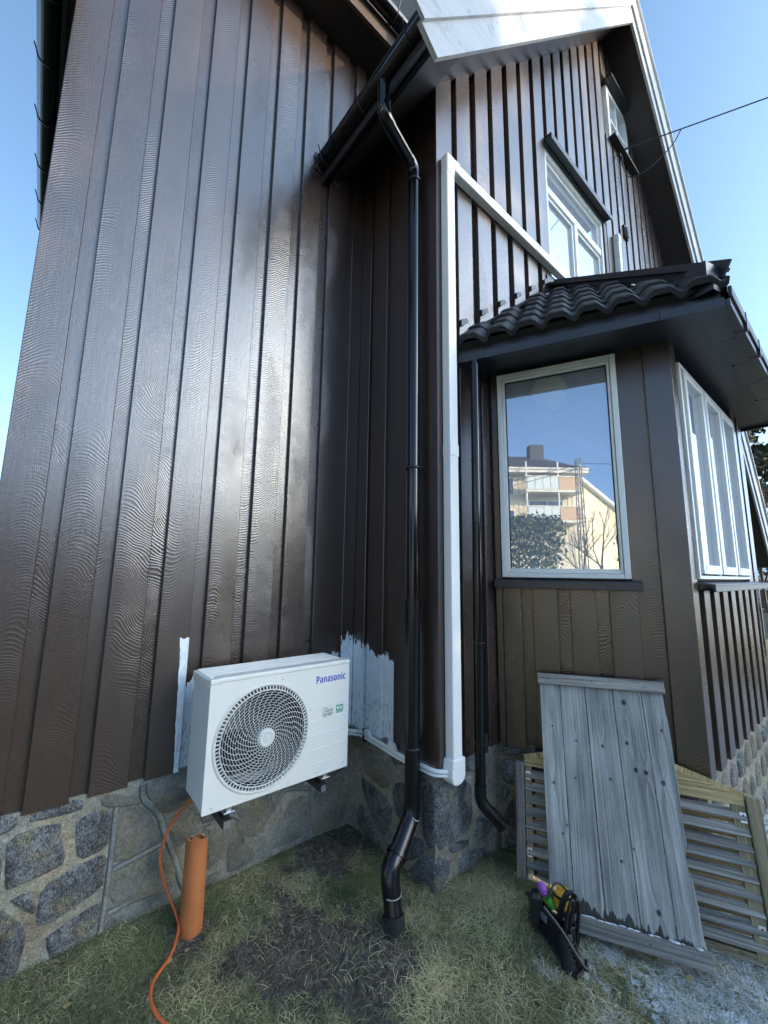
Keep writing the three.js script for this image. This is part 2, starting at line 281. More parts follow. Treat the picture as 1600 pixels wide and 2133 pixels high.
// --- wall C: the gable, faces the camera from the right
{
  const w = sub(house, 'wall', [0, 0, ZC - 0.04]);
  const cut = (x0, x1, t, z, ou) => {
    let xl = x0; const seg = (y0, y1) => { if (y1 === null) { if (x0 < 5.28 && x1 > 5.28) { plank(w, x0, 5.279, y0, ySoff(x0), ySoff(5.279), t, z); plank(w, 5.281, x1, y0, ySoff(5.281), ySoff(x1), t, z); } else plank(w, x0, x1, y0, ySoff(x0), ySoff(x1), t, z); } else plank(w, x0, x1, y0, y1, y1, t, z); };
    const inW = x1 > 3.40 && x0 < 4.82, inS = x1 > 5.27 && x0 < 6.03, inBay = x0 > 2.5 && x0 < 4.8;
    if (!inBay) { if (inS) { seg(YB, 7.47); seg(8.43, null); } else if (inW) { seg(YB, 4.47); seg(5.98, null); } else seg(YB, null); } else if (inW) { seg(3.3, 4.47); seg(5.98, null); } else if (inS) { seg(3.3, 7.47); seg(8.43, null); } else seg(3.3, null);
  };
  plank(w, XB, XB + 0.168, YB, ySoff(XB), ySoff(XB + 0.168), 0.04);
  for (let i = 1; i < 36; i++) { const x = 1.815 + 0.2365 * i, wd = rr(0.163, 0.17); let a = x, b2 = x + wd;
    if (a < 3.40 && b2 > 3.40) b2 = 3.40; if (a < 4.82 && b2 > 4.86) a = 4.825;
    cut(a, b2, 0.04 + rr(-0.003, 0.002), 0); cut(x - 0.085, x + 0.02, 0.02, -0.022); }
}
// --- bay: canted side (F1) with the big window, front (F2) with three casements, far cant
{
  const w = sub(house, 'wall', [FK.x - FU.x * FL - FN.x * 0.028, 0, FK.z - FU.z * FL - FN.z * 0.028], FT), o = FL, Y1 = 3.13;
  plank(w, 0.012, o - 1.042, YB, Y1); // strip left of the window
  for (const [a, b] of [[-1.04, -0.922], [-0.853, -0.703], [-0.631, -0.486], [-0.414, -0.262]]) plank(w, o + a, o + b, YB + rr(-0.003, 0.003), 1.605);
  for (const a of [-0.945, -0.72, -0.5]) plank(w, o + a, o + a + 0.11, YB + 0.005, 1.605, 1.605, 0.018, -0.02);
  plank(w, o - 0.29, o - 0.13, YB + 0.004, Y1, Y1, 0.018, -0.012);
  plank(w, o - 0.144, o + 0.002, YB - 0.004, Y1);
}
{
  const w = sub(house, 'wall', [0, 0, FK.z - 0.026]), Y1 = 3.13, X1 = 4.86;
  plank(w, FK.x + 0.004, FK.x + 0.115, YB - 0.004, Y1, Y1, 0.024);
  for (let i = 0; i < 8; i++) { const x = 3.03 + i * 0.2365; plank(w, x, x + 0.13, YB, 1.605); plank(w, x - 0.12, x + 0.015, YB + 0.006, 1.605, 1.605, 0.016, -0.02); }
  plank(w, 4.46, 4.62, 1.6, Y1); plank(w, 4.6, 4.72, 1.6, Y1, Y1, 0.016, -0.012); plank(w, 4.7, X1, YB, Y1);
  const w3 = sub(house, 'wall', [X1 + 0.001, 0, FK.z], Math.PI * 0.5);
  for (let i = 0; i < 5; i++) plank(w3, 0.004 + i * 0.2, 0.17 + i * 0.2, YB, Y1);
}
// --- stones of the foundation
const mA = sub(house, 'foundation');
{
  const A = [[[0.025,0.514],[0.068,0.541],[0.201,0.533],[0.215,0.478],[0.235,0.392],[0.237,0.352],[0.163,0.334],[0.046,0.325],[0.036,0.35],[0.027,0.431]],[[0.265,0.511],[0.29,0.533],[0.375,0.531],[0.401,0.509],[0.402,0.369],[0.318,0.345],[0.285,0.353],[0.264,0.451]],[[0.284,0.324],[0.399,0.329],[0.396,0.258],[0.395,0.193],[0.28,0.145],[0.19,0.123],[0.159,0.149],[0.155,0.215],[0.162,0.268],[0.176,0.291],[0.216,0.302]],[[0.059,0.281],[0.126,0.289],[0.133,0.253],[0.15,0.227],[0.15,0.19],[0.093,0.248]],[[0.008,0.268],[0.065,0.225],[0.124,0.143],[0.128,0.082],[0.117,-0.01],[0.101,-0.027],[0.039,-0.002]],[[0.199,0.075],[0.399,0.131],[0.397,0.057],[0.385,-0.011],[0.225,-0.016],[0.205,0.04]],[[-0.041,0.63],[0.041,0.612],[0.052,0.579],[0.042,0.564],[-0.024,0.551]],[[0.209,0.618],[0.282,0.608],[0.282,0.567],[0.207,0.561],[0.084,0.578],[0.094,0.599]],[[-0.13,0.55],[-0.025,0.528],[0.011,0.506],[0.019,0.366],[-0.005,0.354],[-0.13,0.34]],[[-0.14,0.3],[-0.02,0.28],[-0.01,0.1],[-0.14,0.02]]];
  const A2 = [[[0.416,0.512],[0.536,0.492],[0.629,0.358],[0.642,0.303],[0.635,0.289],[0.439,0.267],[0.432,0.369]],[[0.44,0.23],[0.666,0.255],[0.73,0.101],[0.689,0.052],[0.445,0.095]],[[0.432,0.036],[0.681,0.006],[0.751,-0.014],[0.641,-0.035],[0.426,-0.051]],[[0.566,0.519],[0.629,0.557],[0.763,0.505],[0.768,0.438],[0.623,0.427]],[[0.644,0.395],[0.772,0.393],[0.782,0.257],[0.753,0.245],[0.719,0.235],[0.684,0.31]],[[0.34,0.59],[0.393,0.595],[0.515,0.54],[0.529,0.509],[0.384,0.533]],[[0.87,0.269],[0.975,0.242],[1.014,0.185],[0.962,0.098],[0.864,0.054],[0.877,0.172]],[[1.042,0.318],[1.208,0.334],[1.241,0.218],[1.155,0.123],[1.038,0.187]],[[1.365,0.261],[1.516,0.239],[1.51,0.031],[1.213,0.023],[1.183,0.091],[1.314,0.159]],[[1.546,0.28],[1.711,0.257],[1.80,0.159],[1.789,-0.003],[1.543,-0.005]],[[0.985,0.1],[1.021,0.172],[1.153,0.057],[1.137,0.008],[1.004,-0.003]],[[0.782,0.148],[0.855,0.038],[0.955,0.038],[0.946,0.0],[0.892,-0.028],[0.792,0.024]],[[1.029,0.501],[1.185,0.493],[1.192,0.374],[1.04,0.341]],[[0.82,0.56],[0.99,0.53],[0.98,0.33],[0.83,0.31]],[[1.25,0.55],[1.48,0.52],[1.47,0.33],[1.26,0.36]],[[1.53,0.57],[1.79,0.55],[1.79,0.34],[1.54,0.32]]];
  const B = [[[-2.498,0.554],[-2.312,0.582],[-2.142,0.578],[-2.141,0.536],[-2.331,0.5],[-2.495,0.501]],[[-2.233,0.482],[-2.14,0.494],[-2.051,0.46],[-2.117,0.337],[-2.338,0.366],[-2.307,0.426]],[[-2.37,0.323],[-2.136,0.301],[-2.057,0.251],[-2.056,0.184],[-2.121,0.071],[-2.17,0.072],[-2.322,0.217]],[[-2.386,0.142],[-2.309,0.161],[-2.19,0.052],[-2.149,0.013],[-2.168,-0.018],[-2.292,-0.012],[-2.405,0.035]],[[-2.082,0.572],[-1.942,0.566],[-1.829,0.565],[-1.846,0.553],[-1.968,0.534],[-2.042,0.509]],[[-2.05,0.357],[-2.013,0.422],[-1.932,0.435],[-1.829,0.44],[-1.829,0.26],[-1.93,0.233],[-2.01,0.231]],[[-1.932,0.512],[-1.804,0.557],[-1.7,0.569],[-1.69,0.549],[-1.829,0.483],[-1.914,0.48]],[[-1.788,0.482],[-1.701,0.509],[-1.697,0.212],[-1.718,0.182],[-1.788,0.226]],[[-1.903,0.148],[-1.828,0.203],[-1.749,0.183],[-1.828,0.094],[-1.998,-0.02],[-2.007,-0.003]],[[-1.962,-0.081],[-1.765,0.15],[-1.711,0.131],[-1.706,-0.027],[-1.944,-0.109]],[[-2.129,-0.011],[-2.025,-0.044],[-1.997,-0.078],[-2.052,-0.079],[-2.157,-0.047]]];
  const Cs = [[[1.775,0.527],[1.956,0.531],[2.064,0.489],[2.079,0.36],[2.057,0.245],[1.848,0.224],[1.77,0.247]],[[1.764,0.193],[1.872,0.146],[1.879,0.089],[1.767,0.026]],[[2.015,0.636],[2.132,0.616],[2.129,0.527],[1.981,0.568]],[[2.109,0.176],[2.138,0.271],[2.277,0.185],[2.176,0.138]],[[1.955,0.097],[1.979,0.137],[2.218,0.079],[2.216,0.032],[1.984,0.032]],[[1.889,0.22],[2.052,0.183],[2.019,0.163],[1.896,0.174]]];
  const Fs = [[[-1.08,0.597],[-0.96,0.608],[-0.96,0.566],[-1.08,0.538]],[[-1.08,0.501],[-0.985,0.516],[-0.99,0.396],[-1.075,0.382]],[[-1.08,0.344],[-1.05,0.35],[-1.05,0.299],[-1.08,0.281]],[[-1.07,0.202],[-0.99,0.335],[-0.985,0.154],[-1.06,0.135]],[[-1.06,0.086],[-0.98,0.124],[-0.97,0.057],[-1.06,0.01]],[[-0.92,0.624],[-0.87,0.632],[-0.87,0.56],[-0.92,0.552]],[[-0.92,0.5],[-0.7,0.54],[-0.68,0.3],[-0.9,0.28]],[[-0.63,0.56],[-0.4,0.53],[-0.42,0.3],[-0.6,0.33]],[[-0.35,0.55],[-0.08,0.58],[-0.06,0.36],[-0.33,0.3]],[[-0.88,0.22],[-0.6,0.24],[-0.55,0.02],[-0.86,0.0]],[[-0.5,0.24],[-0.05,0.28],[-0.07,0.02],[-0.46,0.02]]];
  const put = (list, mats, m4, h) => list.forEach((p) => { const g = stoneGeo(p, h); shift(g, rr(0, 3), rr(0, 3)); g.applyMatrix4(m4); part(mA, 'stone', g, mats[Math.floor(rnd() * mats.length)]); });
  const at = (x, z, turn) => new THREE.Matrix4().makeRotationY(turn).setPosition(x, 0, z);
  put(A, granite, at(0, -2.513, 0), 0.012); put(A2, parged, at(0, -2.513, 0), 0.007);
  put(B, [granite[0], granite[2], parged[1]], at(1.818, 0, -Math.PI / 2), 0.009);
  put(Cs.map((p) => p.map(([x, y]) => [x * 1.027, y * 1.027 - 0.045])), granite, at(0, -1.692, 0), 0.012);
  put(Fs, granite, at(FK.x - FN.x * 0.03, FK.z - FN.z * 0.03, FT), 0.011);
  const F2 = []; for (let i = 0; i < 9; i++) for (let k = 0; k < 3; k++) { const x = 2.92 + i * 0.215 + (k % 2) * 0.06, y = 0.02 + k * 0.2, a = rr(0.14, 0.19), b = rr(0.12, 0.17); F2.push([[x, y + rr(0, 0.03)], [x + a * 0.5, y - 0.01], [x + a, y + rr(0, 0.03)], [x + a + rr(-0.02, 0.02), y + b * 0.6], [x + a * 0.6, y + b], [x + rr(0, 0.02), y + b * 0.8]]); }
  put(F2, [parged[0], parged[1], granite[0]], at(0, FK.z - 0.028, 0), 0.009);
  const base = [box(-0.15, 1.83, -0.4, YB + 0.01, -2.9, -2.516), box(1.821, 2.3, -0.4, YB + 0.01, -2.9, -1.697), box(2.3, 10.4, -0.4, YB + 0.01, -2.2, -1.697)];
  part(mA, 'mortar', base, mortar);
  const bay = slab([[FK.x - FU.x * FL - FN.x * 0.032, -0.4, FK.z - FU.z * FL - FN.z * 0.032 - 0.1], [FK.x - FN.x * 0.032 + 0.002, -0.4, FK.z - 0.032], [4.83, -0.4, FK.z - 0.032], [4.83, -0.4, -1.75]], [0, YB + 0.41, 0]);
  part(mA, 'mortar', bay, mortar);
  // trowelled ribs of newer mortar between the parged stones
  const rib = (pts, r) => { const g = tube(pts.map(([x, y]) => [x, y, -2.514]), r, 24, 8); g.scale(1, 1, 1); const p = g.attributes.position; for (let i = 0; i < p.count; i++) p.setZ(i, -2.514 + (p.getZ(i) + 2.514) * 0.45); return uvBox(g); };
  const ribs = [[[0.42, 0.53], [0.418, 0.3], [0.412, 0.1], [0.4, -0.05]], [[0.53, 0.6], [0.54, 0.53], [0.61, 0.44], [0.655, 0.33], [0.7, 0.22], [0.74, 0.1], [0.78, 0.0]], [[0.43, 0.25], [0.54, 0.265], [0.65, 0.285]], [[0.43, 0.065], [0.56, 0.075], [0.7, 0.05]], [[0.84, 0.3], [1.02, 0.29], [1.09, 0.12], [1.03, 0.0]], [[1.02, 0.29], [1.0, 0.4], [1.01, 0.58]], [[1.09, 0.12], [1.25, 0.24], [1.33, 0.33], [1.5, 0.29]], [[1.52, 0.3], [1.53, 0.15], [1.52, -0.02]], [[1.25, 0.24], [1.22, 0.36], [1.23, 0.55]]];
  for (const r of ribs) part(mA, 'mortar_rib', rib(r, rr(0.013, 0.018)), mortarJoint);
}
// --- solid walls, floors and ceilings behind the boards
{
  const s = sub(house, 'wall');
  part(s, 'structure', box(-0.14, 2.02, YB, 6.4, -5.2, ZA - 0.055), soffitPaint);
  part(s, 'structure', box(XB + 0.052, 2.02, YB, 5.2, -2.55, ZC - 0.07), soffitPaint);
  const sh = new THREE.Shape(); sh.moveTo(XB + 0.05, YB); sh.lineTo(10.4, YB); sh.lineTo(10.4, ySoff(10.4)); sh.lineTo(5.28, ySoff(5.28)); sh.lineTo(XB + 0.05, ySoff(XB + 0.05)); sh.closePath();
  const hole = (x0, x1, y0, y1) => { const h = new THREE.Path(); h.moveTo(x0, y0); h.lineTo(x0, y1); h.lineTo(x1, y1); h.lineTo(x1, y0); h.closePath(); sh.holes.push(h); };
  hole(2.55, 4.7, 0.75, 2.95); hole(3.42, 4.8, 4.5, 5.95); hole(5.28, 6.0, 7.5, 8.4);
  const g = new THREE.ExtrudeGeometry(sh, { depth: 0.16, bevelEnabled: false }); g.translate(0, 0, ZC - 0.065 - 0.16);
  part(s, 'structure', uvBox(g), roomWall);
  part(s, 'structure', [box(2.03, 10.4, YB, 10, -5.2, -5.0), box(10.25, 10.4, YB, 3, -5.0, -1.9), box(2.03, 10.24, YB - 0.2, YB + 0.1, -5.0, -1.9), box(2.03, 10.24, 3.13, 3.3, -5.0, -1.9), box(2.03, 8.9, 6.3, 6.5, -5.0, -1.9), box(2.03, 2.2, 5.2, 10, -5.0, -1.9)], roomWall);
  const o = (a, d, y) => [FK.x + FU.x * a + FN.x * d, y, FK.z + FU.z * a + FN.z * d];
  // bay: inner leaf round the window openings
  const leaf = (a0, a1, y0, y1) => slab([o(a0, -0.05, y0), o(a1, -0.05, y0), o(a1, -0.05, y1), o(a0, -0.05, y1)], [-FN.x * 0.06, 0, -FN.z * 0.06]);
  part(s, 'structure', [leaf(-1.06, -1.02, YB, 3.12), leaf(-1.02, -0.31, YB, 1.69), leaf(-0.31, -0.02, YB, 3.12), leaf(-1.02, -0.31, 3.08, 3.12)], roomWall);
  part(s, 'structure', [box(2.85, 2.94, YB, 3.12, -0.78, -0.7), box(4.5, 4.83, YB, 3.12, -0.78, -0.7), box(2.94, 4.5, YB, 1.69, -0.78, -0.7), box(4.76, 4.83, YB, 3.12, -1.72, -0.79)], roomWall);
  part(s, 'structure', slab([[2.42, YB + 0.02, -1.72], [2.85, YB + 0.02, -0.72], [4.8, YB + 0.02, -0.72], [4.8, YB + 0.02, -1.72]], [0, 0.1, 0]), roomWall);
}
// --- gable roof: soffit, verge boards, roof slabs
{
  const r = sub(house, 'roof');
  const line = (f, x0, x1, z0, z1, dy, th) => slab([[x0, f(x0) + dy, z0], [x1, f(x1) + dy, z0], [x1, f(x1) + dy, z1], [x0, f(x0) + dy, z1]], [0, th, 0]);
  part(r, 'soffit', line(ySoff, 1.5, 5.279, -1.331, -1.72, 0.002, 0.03), soffitPaintB(), 'underside of the left verge');
  part(r, 'soffit', line(ySoff, 5.281, 11.4, -1.331, -1.72, 0.002, 0.03), soffitPaint, 'underside of the right verge');
  part(r, 'roof_slab', line(ySoff, 1.40, 5.279, -1.34, -7, 0.035, 0.34), soffitPaint);
  part(r, 'roof_slab', line(ySoff, 5.281, 11.4, -1.34, -7, 0.035, 0.34), soffitPaint);
  const d = [0.6594, 0.7518], n = [-0.7518, 0.6594], xa = 5.31;
  // two tiers of white boards on each side, the upper one standing proud
  const tier = (w0, w1, z, t) => {
    const k = 1 / 0.6594, P = (w) => [1.445 + n[0] * w, 4.616 + n[1] * w];
    part(r, 'verge_board', slab([[...P(w0), z], [xa - 0.001, yVerge(xa - 0.001) + w0 * k, z], [xa - 0.001, yVerge(xa - 0.001) + w1 * k, z], [...P(w1), z]], [0, 0, -t]), vergeWhite, 'left verge board, broad and seen from below');
    const k2 = 1 / 0.6466, xe = 11.4;
    part(r, 'verge_board', slab([[xa + 0.001, yVerge(xa + 0.001) + w0 * k2, z], [xe, yVerge(xe) + w0 * k2, z], [xe, yVerge(xe) + w1 * k2, z], [xa + 0.001, yVerge(xa + 0.001) + w1 * k2, z]], [0, 0, -t]), vergeWhite, 'right verge board');
  };
  tier(0, 0.185, -1.3, 0.03); tier(0.17, 0.46, -1.278, 0.022);
  part(r, 'verge_board', slab([[1.41, 4.68, -1.302], [1.5, 4.7, -1.302], [1.5, 4.7, -1.32], [1.41, 4.68, -1.32]], [0, 0.06, 0]), trimPaint);
  const cap = (x0, x1, w, k, z0, z1) => slab([[x0, yVerge(x0) + w * k, z0], [x1, yVerge(x1) + w * k, z0], [x1, yVerge(x1) + w * k, z1], [x0, yVerge(x0) + w * k, z1]], [0, 0.03, 0]);
  part(r, 'verge_flashing', cap(1.1, xa - 0.001, 0.465, 1 / 0.6594, -1.25, -1.4), slateBlue); part(r, 'verge_flashing', cap(xa + 0.001, 11.4, 0.465, 1 / 0.6466, -1.25, -1.4), zinc);
}
function soffitPaintB() { return phys({ color: lin(0.07, 0.054, 0.055), roughness: 0.45, map: scaled(chips, 0.7, 0.7), bumpMap: scaled(pb[1], 1.2, 1.2), bumpScale: 0.001 }); }
// half-round gutter between two points, open side up
function gutter(parent, a, b, r, mat, caps = true) {
  const A = V(...a), B = V(...b), len = A.distanceTo(B), dir = B.clone().sub(A).normalize(), side = V(0, 1, 0).cross(dir).normalize();
  const sh = new THREE.Shape(); sh.absarc(0, 0, r, Math.PI, 2 * Math.PI, false); sh.lineTo(r + 0.006, 0.008); sh.lineTo(r - 0.006, 0.008); sh.lineTo(r - 0.006, 0); sh.absarc(0, 0, r - 0.004, 2 * Math.PI, Math.PI, true); sh.lineTo(-r, 0.004); sh.closePath();
  const g = new THREE.ExtrudeGeometry(sh, { depth: len, bevelEnabled: false, curveSegments: 14 });
  g.applyMatrix4(new THREE.Matrix4().makeBasis(side, V(0, 1, 0), dir).setPosition(A));
  const list = [g];
  if (caps) for (const q of [A, B]) { const c = new THREE.CylinderGeometry(r, r, 0.006, 18, 1, false, 0, Math.PI); c.rotateZ(-Math.PI / 2); c.rotateX(Math.PI / 2); c.rotateX(Math.PI / 2); c.applyMatrix4(new THREE.Matrix4().makeBasis(dir, V(0, 1, 0), side.clone().negate()).setPosition(q)); list.push(c); }
  return part(parent, 'gutter', list.map((x) => uvBox(x.index ? x.toNonIndexed() : x)), mat);
}
function hook(parent, p, dir, r) { // wire hook round the gutter, its tail sticking up
  const s = V(0, 1, 0).cross(dir).normalize(), pts = []; for (let i = 0; i <= 8; i++) { const t = Math.PI + (i / 8) * Math.PI; pts.push([p[0] + s.x * Math.cos(t) * (r + 0.003), p[1] + Math.sin(t) * (r + 0.003), p[2] + s.z * Math.cos(t) * (r + 0.003)]); }
  for (const e of [0, 8]) { const q = pts[e === 0 ? 0 : pts.length - 1], up = [q[0] + s.x * (e ? 0.02 : -0.02), q[1] + 0.06, q[2] + s.z * (e ? 0.02 : -0.02)]; if (e) pts.push(up); else pts.unshift(up); }
  part(parent, 'gutter_hook', tube(pts, 0.0045, 24, 5), blackMatt);
}
{
  // left eave of the gable roof, over the inner corner
  const e = sub(house, 'eave');
  gutter(e, [1.392, 4.875, -1.335], [1.392, 4.875, -2.47], 0.066, blackGloss);
  for (const z of [-1.45, -1.92, -2.4]) hook(e, [1.392, 4.875, z], V(0, 0, -1), 0.066);
  part(e, 'fascia', box(1.462, 1.49, 4.79, 5.0, -2.494, -1.334), blackMatt);
  part(e, 'soffit', slab([[1.49, 4.80, -1.335], [1.81, 5.13, -1.335], [1.81, 5.13, -2.494], [1.49, 4.80, -2.494]], [0, 0.03, 0]), soffitPaint);
  part(e, 'end_plate', slab([[1.335, 4.84, -2.492], [1.54, 4.80, -2.492], [1.54, 4.98, -2.492], [1.325, 4.96, -2.492]], [0, 0, 0.012]), blackMatt);
  part(e, 'end_plate', beam([1.33, 4.838, -2.485], [1.55, 4.80, -2.485], 0.02, 0.012), phys({ color: lin(0.12, 0.11, 0.1), roughness: 0.5 }));
  // upper eave along wall A
  const u = sub(house, 'eave');
  part(u, 'soffit', box(-0.3, 2.9, 6.195, 6.225, ZA - 0.1, -2.235), soffitPaint);
  part(u, 'fascia', box(-0.3, 2.9, 6.19, 6.4, -2.234, -2.205), phys({ color: lin(0.10, 0.075, 0.06), roughness: 0.35 }));
  gutter(u, [-0.3, 6.38, -2.13], [2.75, 6.38, -2.13], 0.062, blackGloss);
  for (const x of [0.3, 0.9, 1.5, 1.82, 2.1, 2.6]) hook(u, [x, 6.38, -2.13], V(1, 0, 0), 0.062);
  part(u, 'roof_slab', slab([[-0.4, 6.41, -2.19], [2.9, 6.41, -2.19], [2.9, 9.3, -5.4], [-0.4, 9.3, -5.4]], [0, 0.12, 0.05]), soffitPaint);
  // eave running away behind the left edge of wall A
  const l = sub(house, 'eave');
  gutter(l, [-0.287, 4.85, -1.7], [-0.287, 4.85, -4.70], 0.055, blackGloss);
  for (const z of [-2.6, -3.0, -3.45, -3.9, -4.3, -4.68]) hook(l, [-0.287, 4.85, z], V(0, 0, -1), 0.055);
  part(l, 'fascia', box(-0.228, -0.206, 4.76, 4.98, -4.72, -1.7), blackMatt);
  part(l, 'soffit', box(-0.2055, -0.176, 4.78, 4.81, -4.72, -1.7), soffitPaint);
  part(l, 'roof_slab', slab([[-0.28, 4.97, -1.7], [-0.16, 5.12, -1.7], [-0.16, 5.12, -4.72], [-0.28, 4.97, -4.72]], [-0.05, 0.06, 0]), soffitPaint);
}
// --- windows
function pane(parent, g) { const m = part(parent, 'pane', g, glassMat); return m; }
{
  // big fixed window on the canted side, built in its wall's own axes
  const w = sub(house, 'window', [FK.x, 0, FK.z], FT), f = (n, ...g) => part(w, n, g, frameWhite);
  const X0 = -1.036, X1 = -0.292, Y0 = 1.667, Y1 = 3.098;
  f('casing', rbox(X0, X0 + 0.034, Y0, Y1, -0.05, 0.016, 0.004), rbox(X1 - 0.034, X1, Y0, Y1, -0.05, 0.016, 0.004), rbox(X0 + 0.035, X1 - 0.035, Y1 - 0.036, Y1, -0.05, 0.016, 0.004), rbox(X0 + 0.035, X1 - 0.035, Y0, Y0 + 0.028, -0.05, 0.016, 0.004));
  f('sash', rbox(X0 + 0.036, X0 + 0.052, Y0 + 0.03, Y1 - 0.038, -0.05, 0.002, 0.003), rbox(X1 - 0.052, X1 - 0.036, Y0 + 0.03, Y1 - 0.038, -0.05, 0.002, 0.003), rbox(X0 + 0.053, X1 - 0.053, Y1 - 0.056, Y1 - 0.038, -0.05, 0.002, 0.003), rbox(X0 + 0.053, X1 - 0.053, Y0 + 0.03, Y0 + 0.058, -0.05, 0.004, 0.003));
  part(w, 'gasket', [box(X0 + 0.052, X0 + 0.058, Y0 + 0.058, Y1 - 0.056, -0.03, -0.012), box(X1 - 0.058, X1 - 0.052, Y0 + 0.058, Y1 - 0.056, -0.03, -0.012), box(X0 + 0.058, X1 - 0.058, Y1 - 0.062, Y1 - 0.056, -0.03, -0.012)], darkHole);
  const g = new THREE.PlaneGeometry(X1 - X0 - 0.106, Y1 - Y0 - 0.112); g.translate((X0 + X1) / 2, (Y0 + Y1) / 2, -0.022); pane(w, g);
  part(w, 'sill', slab([[X0 - 0.045, 1.662, -0.03], [X1 + 0.05, 1.662, -0.03], [X1 + 0.05, 1.646, 0.06], [X0 - 0.045, 1.646, 0.06]], [0, -0.008, 0]), slateBlue);
  part(w, 'sill', rbox(X0 - 0.045, X1 + 0.05, 1.6, 1.642, 0.045, 0.06, 0.003), slateBlue);
}
{
  // three casements on the bay front
  const w = sub(house, 'window'), z = FK.z, X0 = 2.94, X1 = 4.46, Y0 = 1.672, Y1 = 3.02, f = (n, ...g) => part(w, n, g, frameWhite);
  f('casing', rbox(X0, X0 + 0.03, Y0, Y1, z - 0.07, z + 0.012, 0.003), rbox(X1 - 0.03, X1, Y0, Y1, z - 0.07, z + 0.012, 0.003), rbox(X0 + 0.031, X1 - 0.031, Y1 - 0.03, Y1, z - 0.07, z + 0.012, 0.003), rbox(X0 + 0.031, X1 - 0.031, Y0, Y0 + 0.022, z - 0.07, z + 0.012, 0.003));
  for (let i = 0; i < 3; i++) {
    const a = X0 + 0.03 + i * 0.4867, b = a + 0.4867;
    if (i) f('mullion', rbox(a - 0.018, a + 0.018, Y0 + 0.022, Y1 - 0.03, z - 0.07, z + 0.01, 0.003));
    const s0 = a + 0.022, s1 = b - 0.022, t0 = Y0 + 0.03, t1 = Y1 - 0.036;
    f('sash', rbox(s0, s0 + 0.045, t0, t1, z - 0.045, z + 0.024, 0.004), rbox(s1 - 0.045, s1, t0, t1, z - 0.045, z + 0.024, 0.004), rbox(s0 + 0.046, s1 - 0.046, t1 - 0.05, t1, z - 0.045, z + 0.024, 0.004), rbox(s0 + 0.046, s1 - 0.046, t0, t0 + 0.055, z - 0.045, z + 0.026, 0.004));
    const g = new THREE.PlaneGeometry(s1 - s0 - 0.09, t1 - t0 - 0.1); g.translate((s0 + s1) / 2, (t0 + t1) / 2, z - 0.005); pane(w, g);
  }
  part(w, 'sill', slab([[X0 - 0.02, 1.662, z - 0.03], [X1 + 0.33, 1.662, z - 0.03], [X1 + 0.33, 1.645, z + 0.075], [X0 + 0.02, 1.645, z + 0.075]], [0, -0.01, 0]), slateBlue);
  part(w, 'sill', rbox(X0 + 0.02, X1 + 0.33, 1.6, 1.64, z + 0.06, z + 0.075, 0.003), slateBlue);
}
{
  // upper window of the gable: transom over two lights
  const w = sub(house, 'window'), z = ZC - 0.02, X0 = 3.42, X1 = 4.80, Y0 = 4.47, Y1 = 5.94, f = (n, ...g) => part(w, n, g, frameWhite);
  f('casing', rbox(X0, X0 + 0.05, Y0, Y1, z - 0.12, z, 0.003), rbox(X1 - 0.05, X1, Y0, Y1, z - 0.12, z, 0.003), rbox(X0 + 0.051, X1 - 0.051, Y1 - 0.06, Y1, z - 0.12, z, 0.003), rbox(X0 + 0.051, X1 - 0.051, Y0, Y0 + 0.05, z - 0.12, z, 0.003));
  f('transom', rbox(X0 + 0.05, X1 - 0.05, 5.46, 5.54, z - 0.09, z - 0.01, 0.004));
  f('mullion', rbox(4.06, 4.13, Y0 + 0.05, 5.459, z - 0.09, z - 0.012, 0.004));
  for (const [a, b, c, d] of [[X0 + 0.05, X1 - 0.05, 5.54, Y1 - 0.06], [X0 + 0.05, 4.06, Y0 + 0.05, 5.46], [4.13, X1 - 0.05, Y0 + 0.05, 5.46]]) {
    f('sash', rbox(a + 0.001, a + 0.035, c, d, z - 0.08, z - 0.03, 0.003), rbox(b - 0.035, b - 0.001, c, d, z - 0.08, z - 0.03, 0.003), rbox(a + 0.036, b - 0.036, d - 0.035, d - 0.001, z - 0.08, z - 0.03, 0.003), rbox(a + 0.036, b - 0.036, c + 0.001, c + 0.035, z - 0.08, z - 0.03, 0.003));
    const g = new THREE.PlaneGeometry(b - a - 0.07, d - c - 0.07); g.translate((a + b) / 2, (c + d) / 2, z - 0.055); pane(w, g);
  }
  part(w, 'blind', box(X0 + 0.08, X1 - 0.1, 5.70, 5.86, z - 0.11, z - 0.1), phys({ color: lin(0.45, 0.45, 0.42), roughness: 0.8 }));
  part(w, 'lintel', [box(X0 - 0.02, X1 + 0.07, 5.975, 5.995, z - 0.02, z + 0.1), box(X0 - 0.02, X1 + 0.07, 5.93, 5.974, z + 0.085, z + 0.1), box(X0 - 0.02, X1 + 0.07, 5.9451, 5.974, z - 0.0, z + 0.02)], phys({ color: lin(0.03, 0.03, 0.032), roughness: 0.4 }));
  part(w, 'side_trim', box(X1 + 0.005, X1 + 0.075, Y0, 5.93, z - 0.04, z + 0.018), trimPaint);
}
